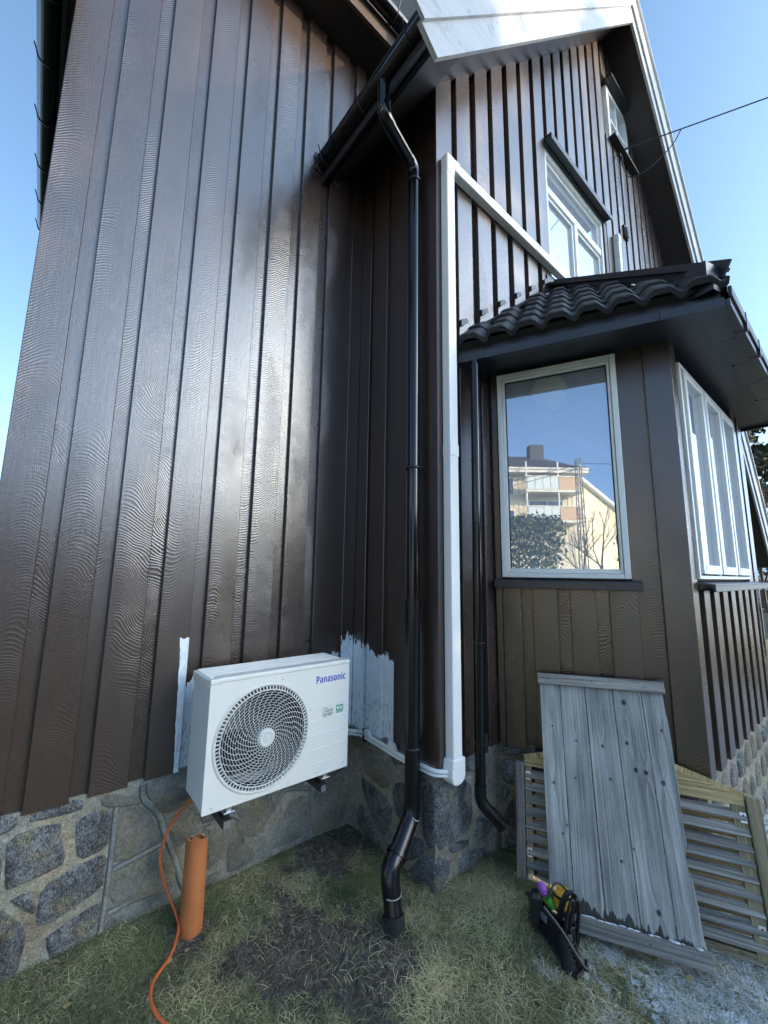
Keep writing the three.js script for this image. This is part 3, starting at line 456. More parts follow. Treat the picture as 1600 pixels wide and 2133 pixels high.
{
  // attic window with small panes
  const w = sub(house, 'window'), z = ZC - 0.01, X0 = 5.28, X1 = 6.0, Y0 = 7.5, Y1 = 8.4, f = (n, ...g) => part(w, n, g, frameWhite);
  f('casing', box(X0, X0 + 0.07, Y0, Y1, z - 0.1, z), box(X1 - 0.07, X1, Y0, Y1, z - 0.1, z), box(X0 + 0.0701, X1 - 0.0701, Y1 - 0.07, Y1, z - 0.1, z), box(X0 + 0.0701, X1 - 0.0701, Y0, Y0 + 0.07, z - 0.1, z));
  f('glazing_bar', box(5.62, 5.66, Y0 + 0.07, Y1 - 0.07, z - 0.07, z - 0.015)); f('glazing_bar', box(X0 + 0.07, X1 - 0.07, 7.93, 7.97, z - 0.07, z - 0.016));
  for (const [a, b] of [[5.35, 5.62], [5.66, 5.93]]) for (const [c, d] of [[7.57, 7.93], [7.97, 8.33]]) { const g = new THREE.PlaneGeometry(b - a, d - c); g.translate((a + b) / 2, (c + d) / 2, z - 0.045); pane(w, g); }
  part(w, 'lintel', box(X0 - 0.05, X1 + 0.06, 8.41, 8.44, z - 0.02, z + 0.1), blackMatt); part(w, 'sill', box(X0 - 0.06, X1 + 0.06, 7.46, 7.49, z - 0.02, z + 0.09), blackMatt);
}
// vent grille on the gable
{ const g = sub(house, 'vent'); part(g, 'vent_frame', rbox(5.45, 5.58, 6.12, 6.3, ZC - 0.01, ZC + 0.022, 0.004), blackMatt); for (let i = 0; i < 4; i++) part(g, 'louvre', slab([[5.46, 6.15 + i * 0.036, ZC + 0.024], [5.57, 6.15 + i * 0.036, ZC + 0.024], [5.57, 6.135 + i * 0.036, ZC + 0.045], [5.46, 6.135 + i * 0.036, ZC + 0.045]], [0, 0.004, 0]), zinc); }

// --- bay roof: tiles on the near hip slope, front slope, hip cap, flashing, fascia, gutter, soffit
{
  const r = sub(house, 'bay_roof');
  const L = V(2.033, 3.235, ZC), E = V(2.635, 3.235, -0.34), T = V(3.387, 4.294, ZC), R = V(5.12, 3.235, -0.34);
  const ue = E.clone().sub(L).normalize(), nn = T.clone().sub(L).cross(ue).normalize(); if (nn.y < 0) nn.negate();
  const us = nn.clone().cross(ue).normalize(); if (us.y < 0) us.negate(); // up the slope
  part(r, 'roof_deck', slab([L.toArray(), E.toArray(), T.toArray()], nn.clone().multiplyScalar(-0.06).toArray()), blackMatt);
  const nf = V(0, 0.8, 0.64).normalize();
  part(r, 'roof_deck', slab([E.toArray(), R.toArray(), [4.6, 4.294, ZC], T.toArray()], [0, -0.06, 0]), blackMatt);
  part(r, 'roof_deck', slab([R.toArray(), [5.3, 3.235, ZC], [4.6, 4.294, ZC]], [0, -0.06, 0]), blackMatt);
  // an S-shaped tile: one wave wide, lipped at its lower edge
  const TW = 0.178, TL = 0.33, tileGeo = (() => {
    const nx = 12, P = [], I = [], U = [], wave = (t) => 0.022 * Math.sin(2 * Math.PI * (t - 0.12)) + 0.008 * Math.sin(4 * Math.PI * t);
    for (const [y, dz] of [[0, 0.03], [0.012, 0.036], [TL, 0.012]]) for (let i = 0; i <= nx; i++) { P.push(TW * 1.04 * i / nx, y, wave(i / nx) + dz); U.push(TW * i / nx, y); }
    for (let i = 0; i <= nx; i++) { P.push(TW * 1.04 * i / nx, 0.002, wave(i / nx) - 0.002); U.push(TW * i / nx, 0.03); }
    const q = (a, b, c, d) => I.push(a, b, c, a, c, d), k = nx + 1;
    for (let i = 0; i < nx; i++) { q(i, i + 1, k + i + 1, k + i); q(k + i, k + i + 1, 2 * k + i + 1, 2 * k + i); q(3 * k + i, 3 * k + i + 1, i + 1, i); }
    const g = new THREE.BufferGeometry(); g.setAttribute('position', new THREE.Float32BufferAttribute(P, 3)); g.setAttribute('uv', new THREE.Float32BufferAttribute(U, 2)); g.setIndex(I); const n = g.toNonIndexed(); n.computeVertexNormals(); return n;
  })();
  const basis = new THREE.Matrix4().makeBasis(ue, us, nn), len = L.distanceTo(E);
  const hipAt = T.clone().sub(L), tx = hipAt.dot(ue), ty = hipAt.dot(us);
  for (let row = 0; row < 6; row++) for (let c = -1; c < 10; c++) {
    const y = -0.045 + row * 0.245, x = c * TW + 0.02, ym = y + 0.15;
    // kept where the middle of the tile lies between the wall line and the hip
    const left = tx * ym / ty - 0.08, right = len + (tx - len) * ym / ty + 0.04;
    if (x + TW * 0.5 < left || x + TW * 0.5 > right || (row > 0 && x + TW > right + 0.13)) continue;
    const m = part(r, 'tile', tileGeo, tileMat[Math.floor(rnd() * 3)]);
    m.position.copy(L).addScaledVector(ue, x).addScaledVector(us, y).addScaledVector(nn, 0.012 + rr(-0.003, 0.003)); m.quaternion.setFromRotationMatrix(basis); m.rotateZ(rr(-0.012, 0.012));
  }
  // hip cap and its blunt end over the corner
  const hd = T.clone().sub(E).normalize(), a = E.clone().addScaledVector(hd, 0.02).add(V(0.02, 0.10, -0.01)), b = T.clone().add(V(0.02, 0.09, 0.0));
  part(r, 'hip_cap', beam(a.toArray(), b.toArray(), 0.13, 0.02), slateBlue);
  part(r, 'hip_cap', beam(a.clone().add(V(-0.035, -0.04, 0.035)).toArray(), b.clone().add(V(-0.035, -0.04, 0.035)).toArray(), 0.015, 0.085), slateBlue);
  part(r, 'hip_end', slab([[2.53, 3.255, -0.40], [2.675, 3.245, -0.352], [2.68, 3.335, -0.352], [2.54, 3.35, -0.40]], [0.03, 0, -0.1]), slateBlue);
  part(r, 'hip_end', slab([[2.57, 3.19, -0.385], [2.66, 3.19, -0.36], [2.66, 3.25, -0.36], [2.57, 3.25, -0.385]], [0.03, 0, -0.2]), blackMatt);
  // stepped lead against the gable boards
  part(r, 'flashing', slab([[2.02, 3.25, ZC + 0.012], [3.40, 4.325, ZC + 0.012], [3.40, 4.36, ZC + 0.012], [2.02, 3.285, ZC + 0.012]], [0, 0, 0.01]), phys({ color: lin(0.008, 0.008, 0.009), roughness: 0.85 }));
  for (let i = 0; i < 6; i++) { const x = 2.06 + i * 0.2365, y = 3.33 + (x - 2.03) * 0.777; part(r, 'flashing', slab([[x - 0.03, y, ZC + 0.004], [x + 0.05, y + 0.06, ZC + 0.004], [x + 0.03, y + 0.085, ZC + 0.004], [x - 0.03, y + 0.05, ZC + 0.004]], [0, 0, 0.03]), blackMatt); }
  part(r, 'flashing', slab([[3.3, 4.28, ZC + 0.003], [4.75, 4.28, ZC + 0.003], [4.75, 4.43, ZC + 0.003], [3.3, 4.43, ZC + 0.003]], [0, 0, 0.012]), slateBlue);
  // fascia, gutter, soffit
  const e0 = [2.03, 0, ZC + 0.002], e1 = [2.617, 0, -0.36], e2 = [5.14, 0, -0.36], along = (y, d, p) => [p[0] - 0.9136 * d, y, p[2] + 0.4066 * d];
  part(r, 'fascia', slab([along(3.135, -0.035, e0), along(3.135, -0.035, e1), along(3.27, -0.035, e1), along(3.27, -0.035, e0)], [0.03, 0, -0.013]), slateBlue);
  part(r, 'gutter', [beam(along(3.106, 0.0, e0), along(3.106, 0.0, e1), 0.05, 0.05)], slateBlue);
  part(r, 'gutter', [beam(along(3.137, -0.003, e0), along(3.137, -0.003, e1), 0.03, 0.012)], blackMatt);
  for (const t of [0.1, 0.43, 0.8]) { const p = along(3.106, 0.004, [mix(e0[0], e1[0], t), 0, mix(e0[2], e1[2], t)]), q = along(3.106, 0.004, [mix(e0[0], e1[0], t + 0.022), 0, mix(e0[2], e1[2], t + 0.022)]); part(r, 'gutter_joint', beam(p, q, 0.056, 0.056), slateBlue); }
  part(r, 'fascia', box(2.63, 5.12, 3.135, 3.26, -0.395, -0.37), slateBlue);
  part(r, 'gutter', rbox(2.61, 5.14, 3.085, 3.13, -0.372, -0.33, 0.004), slateBlue); part(r, 'gutter', rbox(2.6, 5.14, 3.13, 3.19, -0.335, -0.318, 0.004), blackMatt);
  for (let i = 0; i < 5; i++) { part(r, 'gutter_joint', rbox(2.95 + i * 0.42, 2.98 + i * 0.42, 3.082, 3.195, -0.374, -0.314, 0.003), slateBlue); }
  for (let i = 0; i < 6; i++) part(r, 'soffit_board', box(2.62 + i * 0.42, 3.035 + i * 0.42, 3.1, 3.108, -0.47 + (i % 2) * 0.015, -0.374), slateBlue);
  part(r, 'soffit', slab([[2.03, 3.125, ZC], [2.6, 3.125, -0.37], [5.13, 3.125, -0.37], [5.13, 3.125, ZC]], [0, 0.02, 0]), phys({ color: lin(0.03, 0.033, 0.04), roughness: 0.4, map: scaled(chips, 0.8, 0.8) }));
  part(r, 'fascia', box(5.12, 5.14, 3.1, 3.27, -1.66, -0.37), slateBlue);
}
// ---------------------------------------------------------------- pipes on the walls
{
  const d = thing('downpipe', 'tall glossy black round downpipe with swan neck beside the inner corner', 'downpipe', [1.745, 0, -1.8]);
  const P = (list) => list.map(([x, y, z]) => [x - 1.745, y, z + 1.8]);
  part(d, 'outlet', cyl(P([[1.395, 4.86, -1.72]])[0], P([[1.395, 4.64, -1.72]])[0], 0.05, 0.042, 24), blackGloss);
  part(d, 'elbow', tube(P([[1.395, 4.70, -1.72], [1.397, 4.65, -1.722], [1.42, 4.612, -1.73], [1.47, 4.592, -1.742]]), 0.045, 24, 20), blackGloss);
  part(d, 'offset_pipe', cyl(...P([[1.46, 4.596, -1.74], [1.69, 4.545, -1.79]]), 0.041, 0.041, 24), blackGloss);
  part(d, 'elbow', tube(P([[1.67, 4.55, -1.786], [1.72, 4.53, -1.795], [1.744, 4.49, -1.8], [1.745, 4.41, -1.8]]), 0.045, 24, 20), blackGloss);
  part(d, 'pipe', cyl([0, 1.5, 0], [0, 4.44, 0], 0.04, 0.04, 28), blackGloss);
  part(d, 'pipe', cyl([0, 0.42, 0], [0, 1.505, 0], 0.0435, 0.0435, 28), blackPlastic, 'lower, matt length of pipe');
  part(d, 'collar', cyl([0, 1.49, 0], [0, 1.53, 0], 0.046, 0.046, 28), blackPlastic);
  for (const y of [4.42, 2.34, 0.70]) {
    const b = sub(d, 'bracket'), r = new THREE.TorusGeometry(0.0435, 0.0055, 8, 36); r.rotateX(Math.PI / 2); r.scale(1, 1.6, 1); r.translate(0, y, 0);
    part(b, 'ring', r, blackMatt); part(b, 'stem', cyl([0.04, y, -0.01], [0.08, y, -0.01], 0.006), blackMatt); part(b, 'lug', [rbox(0.0, 0.022, y - 0.02, y + 0.02, -0.066, -0.042, 0.003), cyl([0.012, y, -0.075], [0.012, y, -0.035], 0.005)], blackMatt);
  }
  part(d, 'elbow', tube(P([[1.745, 0.5, -1.8], [1.745, 0.40, -1.8], [1.725, 0.345, -1.795], [1.68, 0.30, -1.782]]), 0.0455, 24, 22), blackPlastic);
  part(d, 'elbow_seam', tube(P([[1.702, 0.372, -1.755], [1.72, 0.352, -1.748], [1.745, 0.34, -1.753]]), 0.0025, 10, 5), phys({ color: lin(0.45, 0.46, 0.48), roughness: 0.7 }));
  part(d, 'spigot', cyl(...P([[1.70, 0.32, -1.788], [1.575, 0.215, -1.752]]), 0.047, 0.048, 28), blackPlastic);
  const g = thing('drain_pipe', 'black ground drain pipe with open elbow below the tall downpipe', 'drain pipe', [1.51, 0, -1.68]);
  const Q = (list) => list.map(([x, y, z]) => [x - 1.51, y, z + 1.68]);
  part(g, 'elbow', tube(Q([[1.592, 0.232, -1.758], [1.545, 0.20, -1.745], [1.527, 0.15, -1.732], [1.523, 0.09, -1.715]]), 0.048, 24, 22), blackPlastic);
  part(g, 'socket', tube(Q([[1.60, 0.238, -1.76], [1.583, 0.226, -1.756]]), 0.055, 4, 24), blackPlastic);
  part(g, 'pipe', cyl(...Q([[1.523, 0.1, -1.716], [1.507, -0.02, -1.675]]), 0.045, 0.045, 26), blackPlastic);
  const rim = new THREE.TorusGeometry(0.0475, 0.0025, 6, 30, Math.PI * 0.9); rim.rotateX(Math.PI / 2); rim.translate(0.012, 0.105, -0.035); part(g, 'rim', rim, phys({ color: lin(0.4, 0.38, 0.33), roughness: 0.8 }));
  part(g, 'ground_socket', cyl(...Q([[1.512, 0.03, -1.69], [1.498, -0.09, -1.655]]), 0.054, 0.052, 26), phys({ color: lin(0.03, 0.032, 0.034), roughness: 0.8, map: tex(256, 256, (u, v) => (fbm(u * 6, v * 5, 6, 5, 3, 4) > 0.6 ? 1 : 0.35)) }));
}
{
  const d = thing('downpipe', 'slim black downpipe with kicked spout between white trunking and bay window', 'downpipe', [2.075, 0, -1.56]);
  part(d, 'pipe', cyl([-0.015, 0.47, -0.01], [0.0, 3.08, 0.0], 0.03, 0.03, 24), blackGloss);
  for (const y of [2.0, 1.28, 0.72]) { const r = new THREE.TorusGeometry(0.0315, 0.0025, 6, 28); r.rotateX(Math.PI / 2); r.translate(-0.015 + 0.0057 * (y - 0.47), y, -0.005); part(d, 'joint_ring', r, blackMatt); }
  part(d, 'bracket', [rbox(0.012, 0.04, 0.66, 0.76, -0.03, 0.012, 0.004)], blackMatt);
  part(d, 'elbow', tube([[-0.015, 0.50, -0.01], [-0.016, 0.43, -0.008], [0.0, 0.385, 0.01], [0.03, 0.35, 0.03]], 0.033, 20, 20), blackPlastic);
  part(d, 'spout', cyl([0.02, 0.362, 0.022], [0.085, 0.285, 0.06], 0.034, 0.034, 24, true), blackPlastic);
  part(d, 'spout_lip', (() => { const r = new THREE.TorusGeometry(0.034, 0.003, 6, 26); r.lookAt(V(0.065, -0.077, 0.038)); r.translate(0.085, 0.285, 0.06); return r; })(), blackGloss);
}
{
  const t = thing('pipe_trunking', 'white plastic trunking running up the corner and turning right under the upper window', 'trunking', [1.902, 0, -1.6275]);
  const X = 1.902, Z = -1.6275, b = (x0, x1, y0, y1, z0, z1, r = 0.008) => rbox(x0 - X, x1 - X, y0, y1, z0 - Z, z1 - Z, r, 3);
  part(t, 'duct', b(1.863, 1.941, 0.655, 2.43, -1.659, -1.596), trunkWhite); part(t, 'duct', b(1.863, 1.941, 2.46, 4.44, -1.659, -1.596), trunkWhite);
  part(t, 'coupling', b(1.860, 1.944, 2.405, 2.485, -1.659, -1.592), trunkWhite);
  part(t, 'elbow', [b(1.860, 1.945, 4.43, 4.582, -1.659, -1.591, 0.014), b(1.94, 2.0, 4.487, 4.5795, -1.6585, -1.5915, 0.01)], trunkWhite);
  part(t, 'duct', b(1.99, 3.05, 4.492, 4.574, -1.659, -1.597), trunkWhite); part(t, 'duct', b(3.07, 4.5, 4.492, 4.574, -1.659, -1.597), trunkWhite); part(t, 'coupling', b(3.03, 3.09, 4.490, 4.576, -1.659, -1.594), trunkWhite);
  const sh = new THREE.Shape(); sh.moveTo(-0.046, 0.66); sh.lineTo(0.045, 0.66); sh.lineTo(0.045, 0.585); sh.quadraticCurveTo(0.043, 0.548, 0.0, 0.542); sh.quadraticCurveTo(-0.05, 0.538, -0.056, 0.58); sh.lineTo(-0.054, 0.615); sh.closePath();
  const g = new THREE.ExtrudeGeometry(sh, { depth: 0.062, bevelEnabled: true, bevelSize: 0.006, bevelThickness: 0.006, bevelSegments: 3 }); g.translate(0, 0, -0.027); part(t, 'end_cap', g, trunkWhite);
  part(t, 'screw', cyl([-0.048, 0.63, 0.03], [-0.048, 0.63, 0.043], 0.004), zinc);
  const u = thing('pipe_trunking', 'short white vertical trunking right of the upper window, above the bay roof', 'trunking', [5.09, 0, -1.62]);
  part(u, 'duct', rbox(-0.042, 0.042, 4.4, 5.8, -0.035, 0.03, 0.008, 3), trunkWhite); part(u, 'end_cap', rbox(-0.047, 0.047, 5.78, 5.89, -0.035, 0.036, 0.014, 3), trunkWhite);
}
{
  const c = thing('pipe_cable', 'flat white pipe laid along the foundation from heat pump to trunking', 'pipe', [1.8, 0.6, -2.1]);
  const pts = [[1.55, 0.635, -2.44], [1.72, 0.61, -2.46], [1.798, 0.60, -2.42], [1.80, 0.612, -2.34], [1.80, 0.605, -2.164], [1.80, 0.595, -2.023], [1.80, 0.592, -1.915], [1.80, 0.598, -1.775], [1.80, 0.602, -1.68], [1.835, 0.606, -1.63], [1.87, 0.60, -1.63]].map(([x, y, z]) => [x - 1.8, y - 0.6, z + 2.1]);
  part(c, 'pipe', tube(pts, 0.013, 90, 10), trunkWhite); part(c, 'pipe', tube(pts.map(([x, y, z]) => [x - 0.006, y - 0.02, z]), 0.008, 90, 8), trunkWhite);
  part(c, 'clip', [rbox(-0.022, 0.012, -0.034, 0.05, -0.215, -0.205, 0.003)], blackMatt); for (const z of [-0.19, 0.06]) part(c, 'saddle', slab([[-0.018, 0.012, z - 0.03], [-0.018, 0.012, z + 0.05], [-0.018, 0.045, z + 0.03], [-0.018, 0.05, z - 0.01]], [0.02, 0, 0]), trunkWhite);
}
// ---------------------------------------------------------------- heat pump
const font = await new FontLoader().loadAsync('fonts/droid/droid_sans_bold.typeface.json');
{
  const h = thing('heat_pump', 'white outdoor heat pump unit with round fan grille hung on the wall', 'heat pump', [1.0935, 0, -2.23]);
  const X0 = 0.691 - 1.0935, X1 = 1.496 - 1.0935, Y0 = 0.572, Y1 = 1.168, ZF = 0.14, ZB = -0.14, cx = 0.975 - 1.0935, cy = 0.85, R = 0.248;
  // casing: sides, back, bottom (open inside, so the grille looks into a real cavity)
  part(h, 'casing', [rbox(X0 + 0.004, X0 + 0.016, Y0 + 0.004, 1.118, ZB, ZF - 0.055, 0.004), rbox(X0, X0 + 0.02, Y0 + 0.002, 1.118, ZF - 0.05, ZF - 0.012, 0.006), rbox(X1 - 0.016, X1 - 0.002, Y0 + 0.004, 1.118, ZB, ZF - 0.012, 0.004), rbox(X0 + 0.02, X1 - 0.02, Y0 + 0.004, Y0 + 0.016, ZB, ZF - 0.013, 0.003)], pumpGrey);
  part(h, 'back_panel', box(X0 + 0.017, X1 - 0.017, Y0 + 0.017, 1.12, ZB, ZB + 0.01), phys({ color: lin(0.02, 0.022, 0.024), roughness: 0.7 }));
  part(h, 'partition', box(cx + R + 0.03, cx + R + 0.04, Y0 + 0.02, 1.115, ZB + 0.011, ZF - 0.02), darkHole);
  const sh = new THREE.Shape(); sh.moveTo(X0 + 0.006, Y0); sh.lineTo(X1 - 0.006, Y0); sh.quadraticCurveTo(X1, Y0, X1, Y0 + 0.006); sh.lineTo(X1, 1.142); sh.lineTo(X0, 1.142); sh.lineTo(X0, Y0 + 0.006); sh.quadraticCurveTo(X0, Y0, X0 + 0.006, Y0);
  const hole = new THREE.Path(); hole.absarc(cx, cy, R, 0, Math.PI * 2, true); sh.holes.push(hole);
  const fp = new THREE.ExtrudeGeometry(sh, { depth: 0.010, bevelEnabled: true, bevelSize: 0.002, bevelThickness: 0.003, bevelSegments: 2, curveSegments: 48 }); fp.translate(0, 0, ZF - 0.012);
  const front = part(h, 'front_panel', uvBox(fp), pumpWhite);
  for (let i = 0; i < 5; i++) { const y = 0.938 - i * 0.0748; part(front, 'louvre_line', [rbox(1.237 - 1.0935 + i * 0.0005, X1 - 0.022, y - 0.002, y + 0.002, ZF - 0.001, ZF + 0.0035, 0.0015)], pumpWhite); part(front, 'louvre_line', box(1.237 - 1.0935, X1 - 0.022, y - 0.0075, y - 0.0025, ZF - 0.001, ZF + 0.0012), pumpGrey); }
  for (const [x, y] of [[X0 + 0.04, Y0 + 0.02], [0.03, Y0 + 0.02], [0.2, Y0 + 0.022], [X1 - 0.03, Y0 + 0.03], [-0.03, 1.115], [0.148, 0.928]]) part(front, 'screw', cyl([x, y, ZF], [x, y, ZF + 0.004], 0.005, 0.004, 12), zinc);
  part(h, 'shroud', (() => { const g = new THREE.CylinderGeometry(R + 0.004, R + 0.004, 0.11, 56, 1, true); g.rotateX(Math.PI / 2); g.translate(cx, cy, ZF - 0.07); return uvBox(g); })(), darkHole);
  // top cover with ribs
  const top = part(h, 'top_cover', [rbox(X0 - 0.004, X1 + 0.003, 1.119, 1.16, ZB - 0.004, ZF - 0.02, 0.008, 3), rbox(X0 + 0.03, X1 + 0.003, 1.143, 1.168, ZF - 0.06, ZF + 0.006, 0.008, 3), rbox(X0 - 0.004, X0 + 0.06, 1.141, 1.166, ZF - 0.03, ZF + 0.005, 0.006, 3)], pumpWhite);
  for (let i = 0; i < 7; i++) part(top, 'rib', rbox(X0 + 0.012, X1 - 0.012, 1.157, 1.167, ZB + 0.012 + i * 0.033, ZB + 0.028 + i * 0.033, 0.004, 2), pumpWhite);
  // grille: rim, toothed ring, thin rings joined by staggered spokes that wind into spirals
  const rim = new THREE.LatheGeometry([[R + 0.012, 0], [R + 0.01, 0.005], [R + 0.002, 0.008], [R - 0.004, 0.004], [R - 0.004, -0.01]].map(([a, b]) => new THREE.Vector2(a, b)), 72); rim.rotateX(Math.PI / 2); rim.translate(cx, cy, ZF);
  const gr = part(h, 'fan_grille', uvBox(rim), grilleWhite);
  const rings = [], bars = [], dome = (r) => ZF + 0.004 + 0.022 * (1 - (r / R) ** 2), NR = 15, r0 = 0.045, r1 = 0.226;
  const bar = (ra, ta, rb, tb, w) => { const a = V(cx + ra * Math.cos(ta), cy + ra * Math.sin(ta), dome(ra)), b = V(cx + rb * Math.cos(tb), cy + rb * Math.sin(tb), dome(rb)); bars.push(beam(a.toArray(), b.toArray(), 0.0035, w, V(Math.cos(ta + Math.PI / 2), Math.sin(ta + Math.PI / 2), 0))); };
  for (let i = 0; i <= NR; i++) { const r = mix(r0, r1, i / NR), t = new THREE.TorusGeometry(r, i === NR ? 0.0035 : 0.00125, 6, 80); t.scale(1, 1, 1.6); t.translate(cx, cy, dome(r)); rings.push(t); }
  for (let i = 0; i < NR; i++) { const n = i < 5 ? 24 : i < 9 ? 32 : 36, ra = mix(r0, r1, i / NR), rb = mix(r0, r1, (i + 1) / NR); for (let k = 0; k < n; k++) { const t = (k / n) * 2 * Math.PI - (i < 5 ? i * 0.085 : i < 9 ? 0.35 + i * 0.065 : 0.2 + i * 0.06); bar(ra, t, rb, t - 0.035, 0.0026); } }
  for (let k = 0; k < 84; k++) { const t = (k / 84) * 2 * Math.PI; bar(r1, t, R - 0.003, t + 0.01, 0.0062); }
  part(gr, 'ring_wires', rings, grilleWhite); part(gr, 'spiral_spokes', bars, grilleWhite);
  const hub = new THREE.LatheGeometry([[0, 0.034], [0.018, 0.034], [0.026, 0.031], [0.03, 0.036], [0.038, 0.034], [0.046, 0.026], [0.046, 0.018]].map(([a, b]) => new THREE.Vector2(a, b)), 40); hub.rotateX(Math.PI / 2); hub.translate(cx, cy, ZF); part(gr, 'hub', uvBox(hub), grilleWhite);
  // propeller fan behind the grille
  const blades = []; for (let k = 0; k < 3; k++) { const P = [], I = [], nu = 10, nv = 6; for (let i = 0; i <= nu; i++) for (let j = 0; j <= nv; j++) { const r = mix(0.05, 0.205, i / nu), t = k * 2.094 + mix(-0.5, 0.6, j / nv) + 0.35 * (i / nu); P.push(cx + r * Math.cos(t), cy + r * Math.sin(t), 0.03 + 0.06 * (j / nv - 0.5)); } for (let i = 0; i < nu; i++) for (let j = 0; j < nv; j++) { const a = i * (nv + 1) + j; I.push(a, a + 1, a + nv + 2, a, a + nv + 2, a + nv + 1); } const g = new THREE.BufferGeometry(); g.setAttribute('position', new THREE.Float32BufferAttribute(P, 3)); g.setIndex(I); g.computeVertexNormals(); g.setAttribute('uv', new THREE.Float32BufferAttribute(new Float32Array(P.length / 3 * 2), 2)); blades.push(g); }
  const fan = sub(h, 'fan'); for (const bl of blades) part(fan, 'blade', bl, phys({ color: lin(0.025, 0.03, 0.034), roughness: 0.4, side: THREE.DoubleSide })); part(fan, 'hub', cyl([cx, cy, -0.03], [cx, cy, 0.07], 0.055, 0.05, 28), phys({ color: lin(0.03, 0.036, 0.04), roughness: 0.4 }));
  // lettering and stickers
  const tg = new TextGeometry('Panasonic', { font, size: 0.0385, depth: 0.0012, curveSegments: 5 }); tg.computeBoundingBox(); tg.scale(0.2 / tg.boundingBox.max.x, 1, 1); tg.translate(1.268 - 1.0935, 1.060, ZF + 0.0005); part(front, 'lettering', tg, phys({ color: lin(0.01, 0.035, 0.42), roughness: 0.4 }));
  const can = (w, hh, draw) => { const c = document.createElement('canvas'); c.width = w; c.height = hh; const g = c.getContext('2d'); draw(g, w, hh); const t = new THREE.CanvasTexture(c); t.colorSpace = THREE.SRGBColorSpace; return t; };
  const t1 = can(256, 224, (g, w, hh) => { g.fillStyle = '#0d7a54'; g.fillRect(0, 0, w, hh); g.strokeStyle = '#dff2ea'; g.lineWidth = 8; g.strokeRect(6, 6, w - 12, hh - 12); g.fillStyle = '#ffffff'; g.font = 'bold 116px sans-serif'; g.textAlign = 'center'; g.fillText('R32', w / 2, 128); g.font = 'bold 34px sans-serif'; g.fillText('REFRIGERANT', w / 2, 188); });
  const plane = (w, hh, x, y, m, n) => { const g = new THREE.BoxGeometry(w, hh, 0.0008); g.translate(x, y, ZF + 0.0022); part(front, n, g, m); };
  plane(0.052, 0.046, 1.433 - 1.0935, 0.9, [blackMatt, blackMatt, blackMatt, blackMatt, phys({ map: t1, roughness: 0.4 }), blackMatt][4], 'sticker');
  const t2 = can(384, 320, (g, w, hh) => { g.fillStyle = '#d3d4ce'; g.fillRect(0, 0, w, hh); g.strokeStyle = '#20262a'; g.lineWidth = 12; g.beginPath(); g.ellipse(200, 175, 150, 118, 0, -0.9, 1.2); g.stroke(); g.beginPath(); g.ellipse(190, 180, 150, 118, 0, 1.9, 4.0); g.stroke(); g.fillStyle = '#20262a'; g.font = 'italic bold 92px sans-serif'; g.textAlign = 'center'; g.fillText('HEAT', 215, 170); g.fillText('PUMP', 190, 255); g.font = 'italic bold 44px sans-serif'; g.fillText('Nordic', 120, 76); });
  plane(0.076, 0.066, 1.352 - 1.0935, 0.897, phys({ map: t2, roughness: 0.4 }), 'emblem');
  // wall brackets with rubber feet
  for (const x of [0.818 - 1.0935, 1.352 - 1.0935]) { const b = sub(h, 'bracket'); part(b, 'arm', [box(x - 0.018, x + 0.018, 0.508, 0.512, -0.27, 0.13), box(x - 0.022, x - 0.018, 0.475, 0.512, -0.27, 0.13)], phys({ color: lin(0.05, 0.055, 0.06), roughness: 0.4, metalness: 0.4 })); part(b, 'damper', cyl([x, 0.513, 0.1], [x, 0.545, 0.1], 0.017, 0.017, 18), blackMatt); part(b, 'foot', [rbox(x - 0.026, x + 0.026, 0.545, 0.552, 0.07, 0.145, 0.002), rbox(x - 0.014, x + 0.014, 0.552, 0.572, 0.108, 0.136, 0.004), cyl([x, 0.552, 0.12], [x, 0.57, 0.12], 0.01)], zinc); part(b, 'plate', rbox(x - 0.02, x + 0.02, 0.468, 0.508, 0.112, 0.118, 0.002), zinc); }
}
// ---------------------------------------------------------------- clay pipe and orange cord
{
  const p = thing('standpipe', 'orange-brown pipe stub with broken rim standing in the grass', 'pipe', [0.742, 0, -2.28]);
  const n = 44, g = new THREE.CylinderGeometry(0.051, 0.053, 0.48, n, 10, true), q = new THREE.CylinderGeometry(0.046, 0.048, 0.48, n, 10, true), at = g.attributes.position;
  const jag = []; for (let i = 0; i <= n; i++) jag.push(0.016 * (vn((i % n) * 0.35, 0, 1000, 10, 5) - 0.5) + 0.01 * (vn((i % n) * 1.4, 0, 1000, 10, 6) - 0.5) + 0.02 * Math.cos((i / n) * 2 * Math.PI + 0.4));
  const P = [], I = [];
  for (const m of [g, q]) { const a = m.attributes.position; for (let i = 0; i <= n; i++) a.setY(i, a.getY(i) + jag[i]); m.computeVertexNormals(); }
  for (let i = 0; i <= n; i++) P.push(at.getX(i), at.getY(i), at.getZ(i), q.attributes.position.getX(i), q.attributes.position.getY(i), q.attributes.position.getZ(i));
  for (let i = 0; i < n; i++) I.push(2 * i, 2 * i + 1, 2 * i + 2, 2 * i + 1, 2 * i + 3, 2 * i + 2);
  const r = new THREE.BufferGeometry(); r.setAttribute('position', new THREE.Float32BufferAttribute(P, 3)); r.setIndex(I); r.computeVertexNormals(); r.setAttribute('uv', new THREE.Float32BufferAttribute(new Float32Array(P.length / 3 * 2), 2));
  const I2 = q.index.array; for (let i = 0; i < I2.length; i += 3) { const t = I2[i]; I2[i] = I2[i + 1]; I2[i + 1] = t; } q.computeVertexNormals();
  const body = part(p, 'pipe_wall', [g, q], clay); part(p, 'broken_rim', r, phys({ color: lin(0.62, 0.36, 0.22), roughness: 0.8 }));
  p.position.y = 0.15; p.rotation.z = 0.012; p.rotation.x = 0.03;
}
